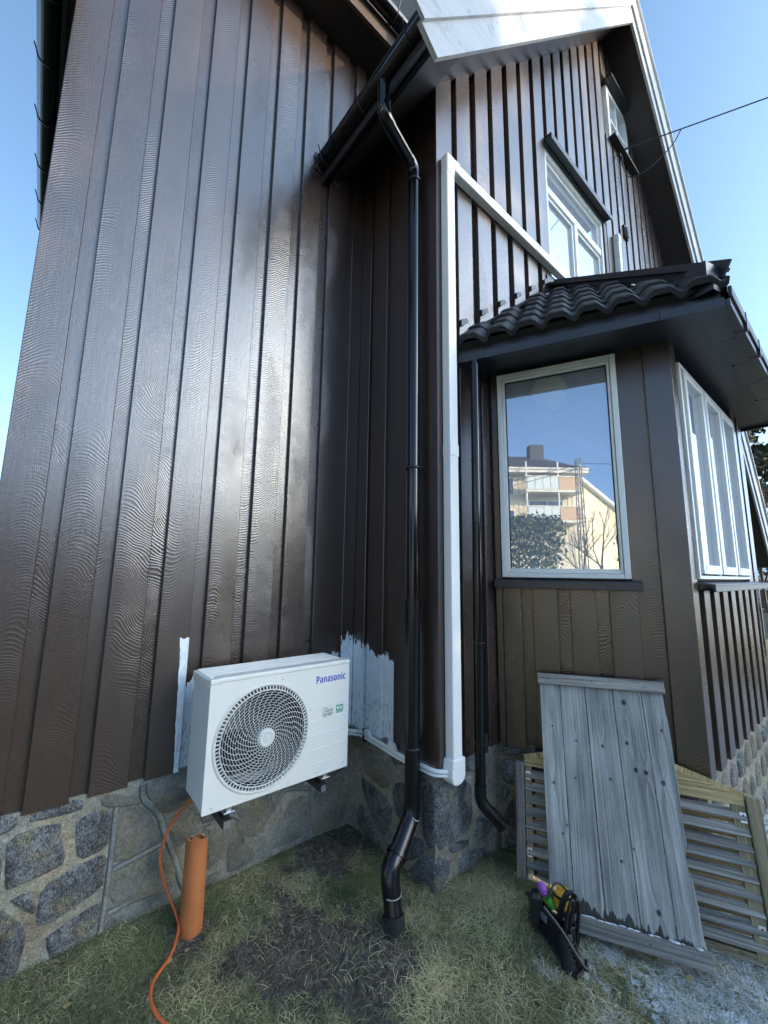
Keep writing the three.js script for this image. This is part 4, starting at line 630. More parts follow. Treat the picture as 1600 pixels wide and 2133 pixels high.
{
  const c = thing('extension_cord', 'orange cord hanging from the heat pump and snaking over the grass', 'cord', [0.65, 0, -2.2]);
  part(c, 'cable', tube([[0.72, 0.56, -2.3], [0.70, 0.52, -2.34], [0.655, 0.413, -2.42], [0.618, 0.277, -2.43], [0.645, 0.15, -2.40], [0.685, 0.05, -2.34], [0.683, 0.022, -2.27], [0.624, 0.02, -2.153], [0.543, 0.022, -2.07], [0.516, 0.024, -1.99], [0.53, 0.022, -1.89], [0.585, 0.02, -1.78], [0.7, 0.02, -1.6], [0.75, 0.02, -1.2]].map(([x, y, z]) => [x - 0.65, y, z + 2.2]), 0.0062, 160, 10), phys({ color: lin(0.62, 0.13, 0.03), roughness: 0.45 }));
}
// ---------------------------------------------------------------- wooden door panel and slatted gate against the bay
const faceAt = (s, d, y) => V(FK.x + FU.x * s + FN.x * d, y, FK.z + FU.z * s + FN.z * d);
function leaning(o, b, t, s0) { // o at b, its y axis towards t, x along the wall
  const y = t.clone().sub(b).normalize(), x = FU.clone().addScaledVector(y, -FU.dot(y)).normalize(), z = x.clone().cross(y);
  o.quaternion.setFromRotationMatrix(new THREE.Matrix4().makeBasis(x, y, z)); o.position.copy(b);
}
{
  const d = thing('door_panel', 'weathered grey door panel of vertical planks leaning against the bay', 'door panel');
  leaning(d, faceAt(-0.462, 0.41, 0.015), faceAt(-0.508, 0.045, 1.09));
  const W = 0.637, H = 1.138, edges = [0, 0.113, 0.247, 0.39, 0.53, 0.637];
  const knots = [[0.05, 0.58, 0.012], [0.105, 0.40, 0.008], [0.16, 0.62, 0.006], [0.18, 0.80, 0.009], [0.31, 0.79, 0.012], [0.33, 0.64, 0.01], [0.43, 0.82, 0.014], [0.455, 0.70, 0.016], [0.50, 0.695, 0.016], [0.40, 0.36, 0.008], [0.57, 0.66, 0.017], [0.34, 0.3, 0.01], [0.47, 0.14, 0.017], [0.06, 0.86, 0.009], [0.6, 0.9, 0.01], [0.08, 0.36, 0.009], [0.44, 1.02, 0.02]];
  const map = tex(1024, 1824, (a, b) => {
    const x = a * W, y = b * H; let i = 0; while (i < 4 && x > edges[i + 1]) i++;
    let u = x + 0.006 * (fbm(x * 9, y * 3, 99, 99, 201 + i, 3) - 0.5), kn = 0, ring = 0;
    for (const [kx, ky, kr] of knots) { if (kx < edges[i] || kx > edges[i + 1]) continue; const dx = x - kx, dy = y - ky, r = Math.hypot(dx * 1.2, dy * 0.45); u += 1.1 * kr * Math.sign(dx) * Math.exp(-(r * r) / (kr * kr * 3.5)); kn = Math.max(kn, 1 - sst(kr * 0.4, kr * 0.62, Math.hypot(dx, dy * 0.8))); ring = Math.max(ring, (1 - sst(kr * 0.7, kr * 0.95, Math.hypot(dx, dy * 0.8))) * 0.5); }
    const g = fbm(u * 210 + i * 31, y * 3.4, 4096, 4096, 210 + i, 4), g2 = fbm(u * 45 + i * 9, y * 1.7, 4096, 4096, 220 + i, 3), f = fbm(x * 600, y * 90, 9000, 9000, 230, 2), broad = fbm(x * 6, y * 4, 99, 99, 240 + i, 3);
    let k = 0.60 + 0.03 * (hash(i, 3, 9) - 0.5) + 0.26 * (g - 0.5) + 0.26 * (g2 - 0.5) + 0.10 * (f - 0.5) + 0.2 * (broad - 0.5) - 0.3 * kn - 0.09 * ring;
    // wet, rotten foot of the planks with a ragged upper edge
    const wet = sst(0.0, 0.012, 0.115 + 0.09 * (fbm(x * 26, 0.5, 999, 9, 250, 4) - 0.5) + 0.05 * (fbm(x * 90, y * 12, 999, 99, 251, 3) - 0.5) - y - 0.05 * (x / W));
    k *= mix(1, 0.42, wet);
    return [k * 1.02, k * 1.02, k * mix(0.985, 0.92, wet)];
  }, true);
  const bump = tex(1024, 1824, (a, b) => { const x = a * W, y = b * H; let i = 0; while (i < 4 && x > edges[i + 1]) i++; let u = x; for (const [kx, ky, kr] of knots) { const dx = x - kx, dy = y - ky, r = Math.hypot(dx * 1.2, dy * 0.45); u += 1.1 * kr * Math.sign(dx) * Math.exp(-(r * r) / (kr * kr * 3.5)); } return 0.5 + 0.7 * (fbm(u * 210 + i * 31, y * 3.4, 4096, 4096, 210 + i, 4) - 0.5) + 0.3 * (fbm(x * 500, y * 60, 9000, 9000, 231, 2) - 0.5); });
  for (const t of [map, bump]) { t.repeat.set(1 / W, 1 / H); }
  const wood = phys({ map, bumpMap: bump, bumpScale: 0.0016, roughness: 0.85 });
  const plankShape = (i) => { const x0 = edges[i] + 0.0032, x1 = edges[i + 1] - 0.0032, s = new THREE.Shape(); s.moveTo(x0, 0.0); s.lineTo(x1, 0.0); if (i === 4) for (let k = 1; k <= 24; k++) { const y = H * k / 24, w = 0.012 * (vn(y * 9, 3, 99, 99, 8) - 0.5) + (y > 0.2 && y < 0.62 ? -0.011 * Math.sin((y - 0.2) / 0.42 * Math.PI) : 0) + (y > 0.33 && y < 0.4 ? -0.012 : 0); s.lineTo(x1 + Math.min(0, w), y); } else s.lineTo(x1, H); s.lineTo(x0, H); s.closePath(); const g = new THREE.ExtrudeGeometry(s, { depth: 0.016, bevelEnabled: true, bevelSize: 0.0014, bevelThickness: 0.0014, bevelSegments: 1 }); return uvBox(g); };
  for (let i = 0; i < 5; i++) { const m = part(d, 'plank', plankShape(i), wood); m.geometry.translate(-W / 2, 0, -0.016 + rr(-0.0015, 0.0015)); }
  const topRail = uvBox(new THREE.ExtrudeGeometry((() => { const s = new THREE.Shape(); s.moveTo(-W / 2 - 0.004, H - 0.052); s.lineTo(W / 2 + 0.004, H - 0.056); s.lineTo(W / 2 + 0.003, H + 0.002); s.lineTo(-W / 2 - 0.004, H + 0.004); s.closePath(); return s; })(), { depth: 0.018, bevelEnabled: true, bevelSize: 0.002, bevelThickness: 0.002, bevelSegments: 1 })); topRail.translate(0, 0, 0.004); part(d, 'top_batten', swapUV(shift(topRail, 0.4, 0.2)), greyWood);
  const foot = swapUV(shift(rbox(-W / 2 - 0.01, W / 2 + 0.012, -0.008, 0.056, 0.004, 0.03, 0.004), 0.1, 0.3)); part(d, 'bottom_batten', foot, phys({ map: scaled(greyWoodMap, 2, 1), color: lin(0.72, 0.74, 0.76), bumpMap: scaled(greyWoodMap, 2, 1), bumpScale: 0.0025, roughness: 0.85 }));
  const fr = []; for (let i = 0; i < 34; i++) { const g = new THREE.IcosahedronGeometry(rr(0.004, 0.009), 1); g.scale(rr(1.2, 2.6), 0.4, 0.7); g.translate(rr(-0.2, 0.3), 0.0575, rr(0.008, 0.024)); fr.push(g); } const f = part(d, 'frost', fr, phys({ color: lin(0.72, 0.76, 0.8), roughness: 0.7 })); f.userData.kind = 'stuff';
  for (const [x, y] of [[-0.27, 1.115], [-0.03, 1.112], [0.23, 1.108], [-0.2, 0.03], [0.1, 0.028], [0.26, 0.03]]) part(d, 'nail', cyl([x, y, 0.024], [x, y, 0.0315], 0.0032, 0.0028, 8), blackMatt);
}
{
  const g = thing('slatted_gate', 'low louvred wooden gate with peaked top standing behind the grey door panel', 'gate');
  leaning(g, faceAt(-0.945, 0.245, 0.0), faceAt(-0.955, 0.10, 0.6));
  const edgeWood = phys({ map: scaled(paleWoodMap, 2, 1), color: lin(1.75, 1.55, 1.2), bumpMap: scaled(paleWoodMap, 2, 1), bumpScale: 0.002, roughness: 0.8 });
  const backWood = phys({ map: scaled(paleWoodMap, 2, 1), color: lin(1.05, 0.85, 0.6), bumpMap: scaled(paleWoodMap, 2, 1), bumpScale: 0.002, roughness: 0.8 });
  const W = 1.09, H = 0.615, pk = 0.555;
  const grey2 = phys({ map: scaled(greyWoodMap, 2, 1), color: lin(0.82, 0.86, 0.9), bumpMap: scaled(greyWoodMap, 2, 1), bumpScale: 0.002, roughness: 0.8 });
  part(g, 'post', shift(rbox(-0.02, 0.03, -0.02, H - 0.02, -0.045, 0.0, 0.005), 0.2, 0.1), greyWood); part(g, 'post', shift(rbox(W - 0.025, W + 0.03, -0.02, H + 0.01, -0.045, 0.004, 0.006), 0.7, 0.3), paleWood);
  part(g, 'inner_stile', shift(rbox(0.034, 0.07, -0.01, H - 0.01, -0.04, -0.012, 0.003), 0.4, 0), paleWood); part(g, 'inner_stile', shift(rbox(W - 0.085, W - 0.03, -0.01, H + 0.005, -0.04, -0.012, 0.003), 0.9, 0), paleWood);
  for (let i = 0; i < 9; i++) {
    const s = swapUV(shift(rbox(0, W - 0.062, -0.024, 0.024, -0.006, 0.006, 0.003), rr(0, 2), rr(0, 2))); const m = part(g, 'slat', s, i % 4 === 1 ? grey2 : greyWood); m.position.set(0.032, 0.045 + i * 0.0615, -0.014); m.rotation.x = -0.72 + rr(-0.03, 0.03); m.rotation.z = rr(-0.004, 0.004);
    const b = swapUV(shift(rbox(0, W - 0.17, -0.026, 0.026, -0.005, 0.005, 0.002), rr(0, 2), rr(0, 2))); const k = part(g, 'backing_slat', b, backWood); k.position.set(0.085, 0.03 + i * 0.0615, -0.036);
  }
  // peaked head of two boards on each side
  const tri = (pts, z) => { const s = new THREE.Shape(); pts.forEach(([x, y], i) => (i ? s.lineTo(x, y) : s.moveTo(x, y))); s.closePath(); const q = new THREE.ExtrudeGeometry(s, { depth: 0.02, bevelEnabled: true, bevelSize: 0.0015, bevelThickness: 0.0015, bevelSegments: 1 }); q.translate(0, 0, z); return swapUV(shift(uvBox(q), rr(0, 1), rr(0, 1))); };
  part(g, 'head_board', tri([[0.032, H - 0.035], [pk - 0.002, H - 0.035], [pk - 0.002, H + 0.03], [0.28, H + 0.03], [0.032, H - 0.0]], -0.03), edgeWood);
  part(g, 'head_board', tri([[pk + 0.002, H - 0.035], [W - 0.032, H - 0.035], [W - 0.032, H - 0.0], [W - 0.14, H + 0.03], [pk + 0.002, H + 0.03]], -0.03), edgeWood);
  part(g, 'head_board', tri([[0.29, H + 0.034], [pk - 0.002, H + 0.034], [pk - 0.002, H + 0.145]], -0.028), edgeWood); part(g, 'head_board', tri([[pk + 0.002, H + 0.034], [W - 0.15, H + 0.034], [pk + 0.002, H + 0.145]], -0.028), edgeWood);
  part(g, 'head_strip', beam([0.03, H + 0.004, -0.02], [pk, H + 0.152, -0.02], 0.03, 0.012, V(0, 0, 1)), edgeWood); part(g, 'head_strip', beam([pk, H + 0.152, -0.02], [W - 0.02, H + 0.004, -0.02], 0.03, 0.012, V(0, 0, 1)), edgeWood);
  for (const [x, y] of [[0.05, H - 0.085], [0.05, 0.16], [W - 0.045, H - 0.085], [W - 0.05, 0.1]]) { part(g, 'angle_plate', [rbox(x - 0.014, x + 0.014, y - 0.022, y + 0.022, -0.011, -0.007, 0.0015)], zinc); for (const e of [-0.01, 0.01]) part(g, 'screw', cyl([x, y + e, -0.0075], [x, y + e, -0.004], 0.004, 0.004, 8), blackMatt); }
  part(g, 'bottom_rail', swapUV(shift(rbox(0.034, W - 0.03, -0.03, 0.012, -0.036, -0.014, 0.004), 0.3, 0.3)), paleWood);
}
// ---------------------------------------------------------------- tools on the grass
{
  const t = thing('tool_case', 'open black ribbed plastic tool case on the grass by the door panel', 'tool case', [2.035, 0, -1.15], Math.atan2(-0.207, -0.075) + Math.PI);
  const tub = phys({ color: lin(0.011, 0.013, 0.017), roughness: 0.5, roughnessMap: paintRough });
  part(t, 'wall', rbox(-0.1, 0.11, 0.0, 0.115, 0.036, 0.046, 0.005), tub); part(t, 'wall', rbox(-0.1, 0.11, 0.0, 0.115, -0.046, -0.036, 0.005), tub); part(t, 'wall', rbox(-0.11, -0.1, 0.0, 0.115, -0.035, 0.035, 0.004), tub); part(t, 'wall', rbox(0.11, 0.12, 0.0, 0.115, -0.035, 0.035, 0.004), tub); part(t, 'base', rbox(-0.112, 0.125, -0.01, 0.012, -0.05, 0.05, 0.005), tub);
  for (const s of [-1, 1]) for (let i = 0; i < 5; i++) part(t, 'rib', rbox(-0.085 + (i % 2) * 0.01, 0.105, 0.024 + i * 0.018, 0.031 + i * 0.018, s > 0 ? 0.047 : -0.053, s > 0 ? 0.053 : -0.047, 0.002), tub);
  part(t, 'rim', [rbox(-0.113, 0.126, 0.113, 0.123, 0.032, 0.052, 0.003), rbox(-0.113, 0.126, 0.113, 0.123, -0.052, -0.032, 0.003)], tub); part(t, 'latch', rbox(-0.03, 0.01, 0.09, 0.118, 0.052, 0.06, 0.003), phys({ color: lin(0.25, 0.27, 0.3), roughness: 0.3, metalness: 0.6 })); part(t, 'latch', rbox(-0.03, 0.01, 0.09, 0.118, -0.06, -0.052, 0.003), phys({ color: lin(0.25, 0.27, 0.3), roughness: 0.3, metalness: 0.6 }));
}
{
  const m = thing('pump_motor', 'small black finned motor standing at the front of the tool case', 'motor', [1.962, 0, -1.035]);
  const body = phys({ color: lin(0.005, 0.0055, 0.007), roughness: 0.55 });
  part(m, 'body', cyl([0, 0.0, 0.0], [0.02, 0.1, -0.03], 0.036, 0.033, 24), body); for (let i = 0; i < 6; i++) { const r = new THREE.TorusGeometry(0.037, 0.003, 6, 26); r.rotateX(Math.PI / 2 + 0.2); r.translate(0.002 + i * 0.003, 0.015 + i * 0.015, -0.004 * i); part(m, 'fin', r, body); } part(m, 'foot', rbox(-0.035, 0.035, -0.012, 0.006, -0.02, 0.05, 0.006), body);
}
const brass = phys({ color: lin(0.62, 0.45, 0.24), metalness: 0.55, roughness: 0.35 });
{
  const b = thing('valve_manifold', 'brass gauge manifold with purple knob lying over the tool case', 'manifold', [1.95, 0.2, -1.2]);
  const pts = [[-0.005, 0.068, 0.005], [0.05, 0.03, 0.02], [0.1, 0.0, 0.035], [0.14, -0.02, 0.05]];
  part(b, 'bar', tube(pts, 0.009, 30, 10), brass);
  for (const [k, r] of [[0, 0.013], [0.2, 0.012], [0.38, 0.012], [0.52, 0.011], [0.7, 0.014], [0.84, 0.014], [1, 0.012]]) { const c = new THREE.CatmullRomCurve3(pts.map((p) => V(...p))), p = c.getPointAt(k), q = c.getTangentAt(k), g = new THREE.CylinderGeometry(r, r, 0.014, 8); g.applyQuaternion(new THREE.Quaternion().setFromUnitVectors(V(0, 1, 0), q)); g.translate(p.x, p.y, p.z); part(b, 'nut', g, brass); }
  part(b, 'knob', [cyl([0.03, 0.038, 0.03], [0.012, 0.02, 0.055], 0.019, 0.019, 20), cyl([0.012, 0.02, 0.055], [0.008, 0.016, 0.06], 0.011, 0.011, 16)], phys({ color: lin(0.26, 0.08, 0.38), roughness: 0.35 }), 'purple knob');
  part(b, 'fitting', tube([[0.07, -0.075, 0.06], [0.1, -0.1, 0.09], [0.115, -0.125, 0.125]], 0.008, 16, 8), brass);
  const k = thing('spray_can', 'small black can standing in the tool case under the purple knob', 'can', [1.985, 0.06, -1.205]); part(k, 'body', cyl([0, 0, 0], [0.004, 0.105, 0], 0.027, 0.027, 24), blackMatt); part(k, 'shoulder', cyl([0.004, 0.105, 0], [0.005, 0.125, 0], 0.027, 0.018, 24), blackMatt);
  const n = thing('bottle', 'bright green bottle lying in the tool case', 'bottle', [2.035, 0.12, -1.175]); part(n, 'body', cyl([0, 0.035, 0.0], [0.035, -0.03, 0.035], 0.022, 0.02, 20), phys({ color: lin(0.08, 0.36, 0.05), roughness: 0.35 })); part(n, 'nozzle', cyl([0.035, -0.03, 0.035], [0.06, -0.07, 0.055], 0.02, 0.005, 16), phys({ color: lin(0.12, 0.4, 0.07), roughness: 0.35 }));
  const y = thing('vacuum_gauge', 'yellow-topped black canister inside the coiled hose', 'canister', [2.09, 0.035, -1.125]); part(y, 'body', cyl([0, 0, 0], [0, 0.095, 0], 0.04, 0.042, 26), blackMatt); part(y, 'cap', [cyl([0, 0.095, 0], [0, 0.135, 0], 0.044, 0.043, 26), cyl([0, 0.147, 0], [0, 0.155, 0], 0.042, 0.036, 26)], phys({ color: lin(0.55, 0.30, 0.03), roughness: 0.4 }), 'yellow cap'); part(y, 'band', cyl([0, 0.135, 0], [0, 0.147, 0], 0.0435, 0.0435, 26), blackMatt);
  const hs = thing('coiled_hose', 'coil of black rubber hose hung over the tool case', 'hose', [1.995, 0.1, -1.10]), rub = phys({ color: lin(0.010, 0.012, 0.016), roughness: 0.35 });
  const loop = (c, a, b2, tilt, sk, ph, turns) => { const pts = []; for (let i = 0; i <= 40 * turns; i++) { const t = ph + (i / 40) * 2 * Math.PI, x = a * Math.cos(t), yv = b2 * Math.sin(t); pts.push([c[0] + x * Math.cos(tilt) + sk * i / 40, c[1] + yv + 0.0 * x, c[2] + x * Math.sin(tilt) + 0.01 * i / 40 + 0.3 * yv * 0.5]); } return pts; };
  part(hs, 'hose', tube(loop([0.03, 0.0, 0.02], 0.042, 0.145, 0.75, 0.008, 0.4, 1.9), 0.0075, 150, 10), rub); part(hs, 'hose', tube(loop([0.0, -0.01, 0.05], 0.03, 0.15, 0.35, 0.02, 1.4, 1.6), 0.007, 110, 10), rub); part(hs, 'thin_lead', tube([[-0.02, 0.1, -0.03], [0.03, 0.135, -0.03], [0.08, 0.12, -0.02], [0.125, 0.06, 0.0], [0.12, 0.0, 0.02], [0.06, -0.02, 0.03], [0.02, -0.03, 0.04]], 0.0045, 60, 8), rub); part(hs, 'hose', tube([[-0.07, 0.09, -0.03], [-0.045, 0.03, 0.03], [-0.03, -0.04, 0.09], [-0.02, -0.08, 0.13], [0.01, -0.07, 0.12]], 0.0085, 50, 10), rub); part(hs, 'tie', [cyl([-0.01, 0.005, 0.04], [0.02, 0.012, 0.04], 0.016, 0.016, 12)], blackMatt);
}
// ---------------------------------------------------------------- power line from the gable
{
  const c = thing('power_line', 'thin overhead cable running from a bracket on the gable to the right', 'cable', [5.53, 7.45, -1.62]);
  const far = [10.2, 1.2, 20.2], dark = phys({ color: lin(0.03, 0.03, 0.035), roughness: 0.5 });
  const pts = []; for (let i = 0; i <= 16; i++) { const t = i / 16; pts.push([0.02 + far[0] * t, 0.02 + far[1] * t - 1.3 * t * (1 - t) * 0.5, 0.06 + far[2] * t]); }
  part(c, 'wire', tube(pts, 0.008, 60, 6), dark);
  part(c, 'bracket', [box(-0.03, 0.03, -0.05, 0.06, -0.04, -0.01), cyl([0, 0.02, -0.02], [0.02, 0.02, 0.08], 0.012)], dark);
  part(c, 'slack_loop', tube([[0.28, 0.02, 0.62], [0.26, -0.15, 0.5], [0.2, -0.32, 0.25], [0.1, -0.36, 0.05], [0.02, -0.22, 0.0], [0.0, -0.06, 0.0]], 0.007, 40, 6), dark);
}
// ---------------------------------------------------------------- things inside the bay, seen through the glass
{
  const ball = (p, r, c, label) => { const b = thing('balloon', label, 'balloon', p, 0); const g = new THREE.SphereGeometry(r, 32, 24), a = g.attributes.position; for (let i = 0; i < a.count; i++) { const y = a.getY(i); if (y < 0) { const k = 1 + 0.25 * (y / r) ** 2; a.setY(i, y * k); } } g.computeVertexNormals(); part(b, 'skin', g, phys({ color: c, roughness: 0.25, transmission: 0.25, thickness: 0 })); part(b, 'knot', cyl([0, -r * 1.3, 0], [0, -r * 1.24, 0], 0.012, 0.004, 10), phys({ color: c, roughness: 0.4 })); };
  ball([2.665, 2.985, -1.36], 0.12, lin(0.9, 0.78, 0.03), 'yellow balloon under the ceiling behind the bay window'); ball([2.64, 2.80, -1.44], 0.11, lin(0.08, 0.35, 0.45), 'blue balloon below the yellow one behind the bay window');
  const j = thing('jug', 'green ceramic jug on the sill inside the bay window', 'jug', [2.62, 1.69, -1.52]); const jm = phys({ color: lin(0.10, 0.26, 0.2), roughness: 0.3 });
  const lg = new THREE.LatheGeometry([[0, 0], [0.05, 0], [0.06, 0.03], [0.055, 0.08], [0.032, 0.13], [0.03, 0.16], [0.038, 0.185], [0.032, 0.185], [0.026, 0.16]].map(([a, b]) => new THREE.Vector2(a, b)), 28); part(j, 'body', lg, jm); part(j, 'handle', tube([[0.03, 0.16, 0.0], [0.075, 0.15, 0.02], [0.09, 0.1, 0.03], [0.055, 0.06, 0.02]], 0.009, 24, 8), jm);
  const w = thing('basket', 'woven yellow-brown basket on the sill inside the bay window', 'basket', [2.76, 1.69, -1.32]); const bm = phys({ color: lin(0.5, 0.3, 0.08), roughness: 0.8, map: tex(256, 256, (u, v) => 0.6 + 0.4 * Math.abs(Math.sin(u * 90) * Math.sin(v * 50))) });
  part(w, 'body', new THREE.LatheGeometry([[0, 0], [0.05, 0], [0.085, 0.16], [0.08, 0.16], [0.045, 0.01]].map(([a, b]) => new THREE.Vector2(a, b)), 28), bm); part(w, 'rim', (() => { const r = new THREE.TorusGeometry(0.088, 0.008, 8, 36); r.rotateX(Math.PI / 2); r.translate(0, 0.16, 0); return r; })(), bm);
}
// ---------------------------------------------------------------- ground
const soilAt = (x, z) => { const n = fbm(x * 6 + 50, z * 6 + 50, 999, 999, 301, 5) - 0.5; return Math.max(sst(1.15, 0.75, Math.hypot((x - 1.17) / 0.42, (z + 1.74) / 0.4) + 1.7 * n), sst(1.1, 0.7, Math.hypot((x - 1.62) / 0.34, (z + 2.42) / 0.3) + 1.2 * n), 0.9 * sst(1.1, 0.7, Math.hypot((x - 0.74) / 0.13, (z + 2.27) / 0.11) + n)); };
const frostAt = (x, z) => { const n = fbm(x * 7 + 90, z * 7 + 90, 999, 999, 311, 4), f = fbm(x * 30 + 9, z * 30 + 9, 999, 999, 313, 3), reach = sst(1.2, 2.6, x * 0.6 + 1.2 * (z + 1.6)); return sst(0.62, 0.8, n * 0.5 + f * 0.3 + reach * 0.5) * sst(1.2, 1.5, x) * sst(9, 5, Math.hypot(x, z)) + 0.3 * sst(5, 7, Math.hypot(x, z)) * sst(0.4, 0.6, n); };
const groundY = (x, z) => { const near = Math.exp(-((x - 1.3) ** 2 + (z + 1.6) ** 2) / 40); return near * (-0.02 + 0.05 * (fbm(x * 2.2 + 20, z * 2.2 + 20, 999, 999, 321, 3) - 0.5) + 0.024 * (fbm(x * 11 + 20, z * 11 + 20, 999, 999, 323, 3) - 0.5) + 0.04 * Math.exp(-((x - 2.15) ** 2 + (z + 1.45) ** 2) / 0.06) - 0.03 * Math.exp(-((x - 1.72) ** 2 + (z + 1.5) ** 2) / 0.05)) - sst(14, 40, Math.hypot(x, z)) * 1.2; };
{
  const map = tex(2048, 2048, (u, v) => {
    const x = -3 + u * 8, z = -5 + v * 8, a = fbm(u * 120, v * 120, 120, 120, 331, 4), b = fbm(u * 420, v * 420, 420, 420, 333, 3), m = fbm(u * 34, v * 34, 34, 34, 335, 4), s = soilAt(x, z), fr = frostAt(x, z);
    const soil = [0.345 + 0.2 * (a - 0.5) + 0.24 * (b - 0.5), 0.315 + 0.19 * (a - 0.5) + 0.22 * (b - 0.5), 0.285 + 0.18 * (a - 0.5) + 0.2 * (b - 0.5)], gr = [0.40 + 0.2 * (a - 0.5) + 0.1 * (m - 0.5), 0.41 + 0.2 * (a - 0.5), 0.29 + 0.14 * (a - 0.5)];
    const t = clamp(s * 1.1), ice = fr * sst(0.18, 0.5, b + 0.35 * (a - 0.5));
    return [0, 1, 2].map((i) => mix(mix(gr[i], soil[i], t), [0.86, 0.89, 0.92][i] + 0.2 * (b - 0.5), ice * 0.95));
  }, true, THREE.MirroredRepeatWrapping);
  const bump = tex(1024, 1024, (u, v) => 0.6 * fbm(u * 60, v * 60, 60, 60, 341, 5) + 0.4 * fbm(u * 250, v * 250, 250, 250, 343, 3));
  map.repeat.set(1 / 8, 1 / 8); map.offset.set(3 / 8, 5 / 8);
  const N = 260, P = [], U = [], I = [], warp = (t) => (Math.abs(t) < 0.62 ? t * 6.2 : Math.sign(t) * (3.844 + 400 * Math.pow((Math.abs(t) - 0.62) / 0.38, 3) + 6.2 * (Math.abs(t) - 0.62)));
  for (let j = 0; j <= N; j++) for (let i = 0; i <= N; i++) { const x = 1.3 + warp(i / N * 2 - 1), z = -1.5 + warp(j / N * 2 - 1); P.push(x, groundY(x, z), z); U.push(x, z); }
  for (let j = 0; j < N; j++) for (let i = 0; i < N; i++) { const a = j * (N + 1) + i; I.push(a, a + N + 1, a + N + 2, a, a + N + 2, a + 1); }
  const g = new THREE.BufferGeometry(); g.setAttribute('position', new THREE.Float32BufferAttribute(P, 3)); g.setAttribute('uv', new THREE.Float32BufferAttribute(U, 2)); g.setIndex(I); g.computeVertexNormals();
  const m = part(scene, 'ground', g, phys({ map, bumpMap: scaled(bump, 0.9, 0.9), bumpScale: 0.035, roughness: 0.95 })); tag(m, 'dark soil and matted grass in front of the house', 'ground', null, 'structure');
}
{
  // grass: long matted blades, half of them laid flat; frost sits on some on the right
  const blade = (() => { const P = [], I = [], n = 4; for (let i = 0; i <= n; i++) { const t = i / n, w = 0.5 * (1 - t * t * 0.92), y = Math.sin(t * 1.25) / 1.25, z = (1 - Math.cos(t * 1.25)) / 1.25; P.push(-w * 0.05, y, z, w * 0.05, y, z); } for (let i = 0; i < n; i++) I.push(2 * i, 2 * i + 1, 2 * i + 3, 2 * i, 2 * i + 3, 2 * i + 2); const g = new THREE.BufferGeometry(); g.setAttribute('position', new THREE.Float32BufferAttribute(P, 3)); g.setIndex(I); g.computeVertexNormals(); return g; })();
  const mats = [], cols = [], m4 = new THREE.Matrix4(), q = new THREE.Quaternion(), e = new THREE.Euler();
  const blocked = (x, z) => (z < -2.5) || (x > 1.82 && z < -1.69) || ((V(x, 0, z).sub(FK)).dot(FN) < 0.02 && x > 2.3 && z < -0.6) || (x > 2.8 && z < -0.66);
  for (let k = 0; k < 300000; k++) {
    const x = rr(-0.5, 3.3), z = rr(-2.52, 0.4); if (blocked(x, z) || Math.hypot(x, z) < 0.5) continue;
    const s = soilAt(x, z), tuft = fbm(x * 8 + 40, z * 8 + 40, 999, 999, 351, 3), edge = sst(0.16, 0.02, Math.min(z + 2.5 + (x > 1.8 ? 9 : 0), 9)) ;
    const lush = Math.exp(-((x - 2.1) ** 2 + (z + 1.5) ** 2) / 0.05) + 0.6 * Math.exp(-((x - 1.55) ** 2 + (z + 1.55) ** 2) / 0.04);
    if (rnd() > (1 - s) * sst(0.22, 0.5, tuft + 0.5 * lush) + 0.09) continue;
    const flat = rnd() < 0.72, len = (flat ? rr(0.03, 0.085) : rr(0.018, 0.045)) * (1 + 1.5 * lush), wid = rr(0.018, 0.036) * (flat ? 1.1 : 1);
    e.set((flat ? rr(0.9, 1.45) : rr(0.1, 0.8)), rr(0, 6.283), rr(-0.3, 0.3), 'YXZ'); q.setFromEuler(e);
    m4.compose(V(x, groundY(x, z) + (flat ? rr(0, 0.02) : -0.004), z), q, V(wid, len, len)); mats.push(...m4.elements);
    const f = frostAt(x, z), pn = fbm(x * 3.5 + 70, z * 3.5 + 70, 999, 999, 361, 3) - 0.5, straw = rnd() < (flat ? 0.42 : 0.15) + 0.4 * lush + 1.6 * pn, b = rr(0.6, 1.35) * (1 + 0.9 * (fbm(x * 6 + 70, z * 6 + 70, 999, 999, 363, 2) - 0.5)), c = straw ? [0.52, 0.45, 0.25] : [0.20, 0.215, 0.09], ice = rnd() < f * 0.7 ? rr(0.4, 1) : 0;
    cols.push(mix(c[0] * b, 0.62, ice), mix(c[1] * b, 0.66, ice), mix(c[2] * b, 0.70, ice));
  }
  const n = mats.length / 16, im = new THREE.InstancedMesh(blade, phys({ color: 0xffffff, roughness: 0.75, side: THREE.DoubleSide }), n); im.instanceMatrix.array.set(mats);
  const col = new THREE.Color(); for (let i = 0; i < n; i++) im.setColorAt(i, col.setRGB(cols[3 * i], cols[3 * i + 1], cols[3 * i + 2]));
  im.name = 'grass'; im.castShadow = im.receiveShadow = true; scene.add(im); tag(im, 'matted olive and straw-coloured winter grass', 'grass', null, 'stuff'); console.log('blades', n);
  const litter = []; for (let k = 0; k < 70; k++) { const x = rr(0.2, 2.6), z = rr(-2.45, -0.4); if (blocked(x, z)) continue; const s = rr(0.008, 0.02), g = new THREE.CircleGeometry(s, 6); g.scale(1, rr(0.45, 0.7), 1); const a = g.attributes.position; for (let i = 0; i < a.count; i++) a.setZ(i, 9 * a.getX(i) ** 2); g.rotateX(-Math.PI / 2 + rr(-0.5, 0.5)); g.rotateY(rr(0, 6)); g.translate(x, groundY(x, z) + 0.018, z); litter.push(g); }
  tag(part(scene, 'leaf_litter', litter, phys({ color: lin(0.30, 0.22, 0.10), roughness: 0.8, side: THREE.DoubleSide })), 'scattered dry leaf scraps on the grass', 'leaves', null, 'stuff');
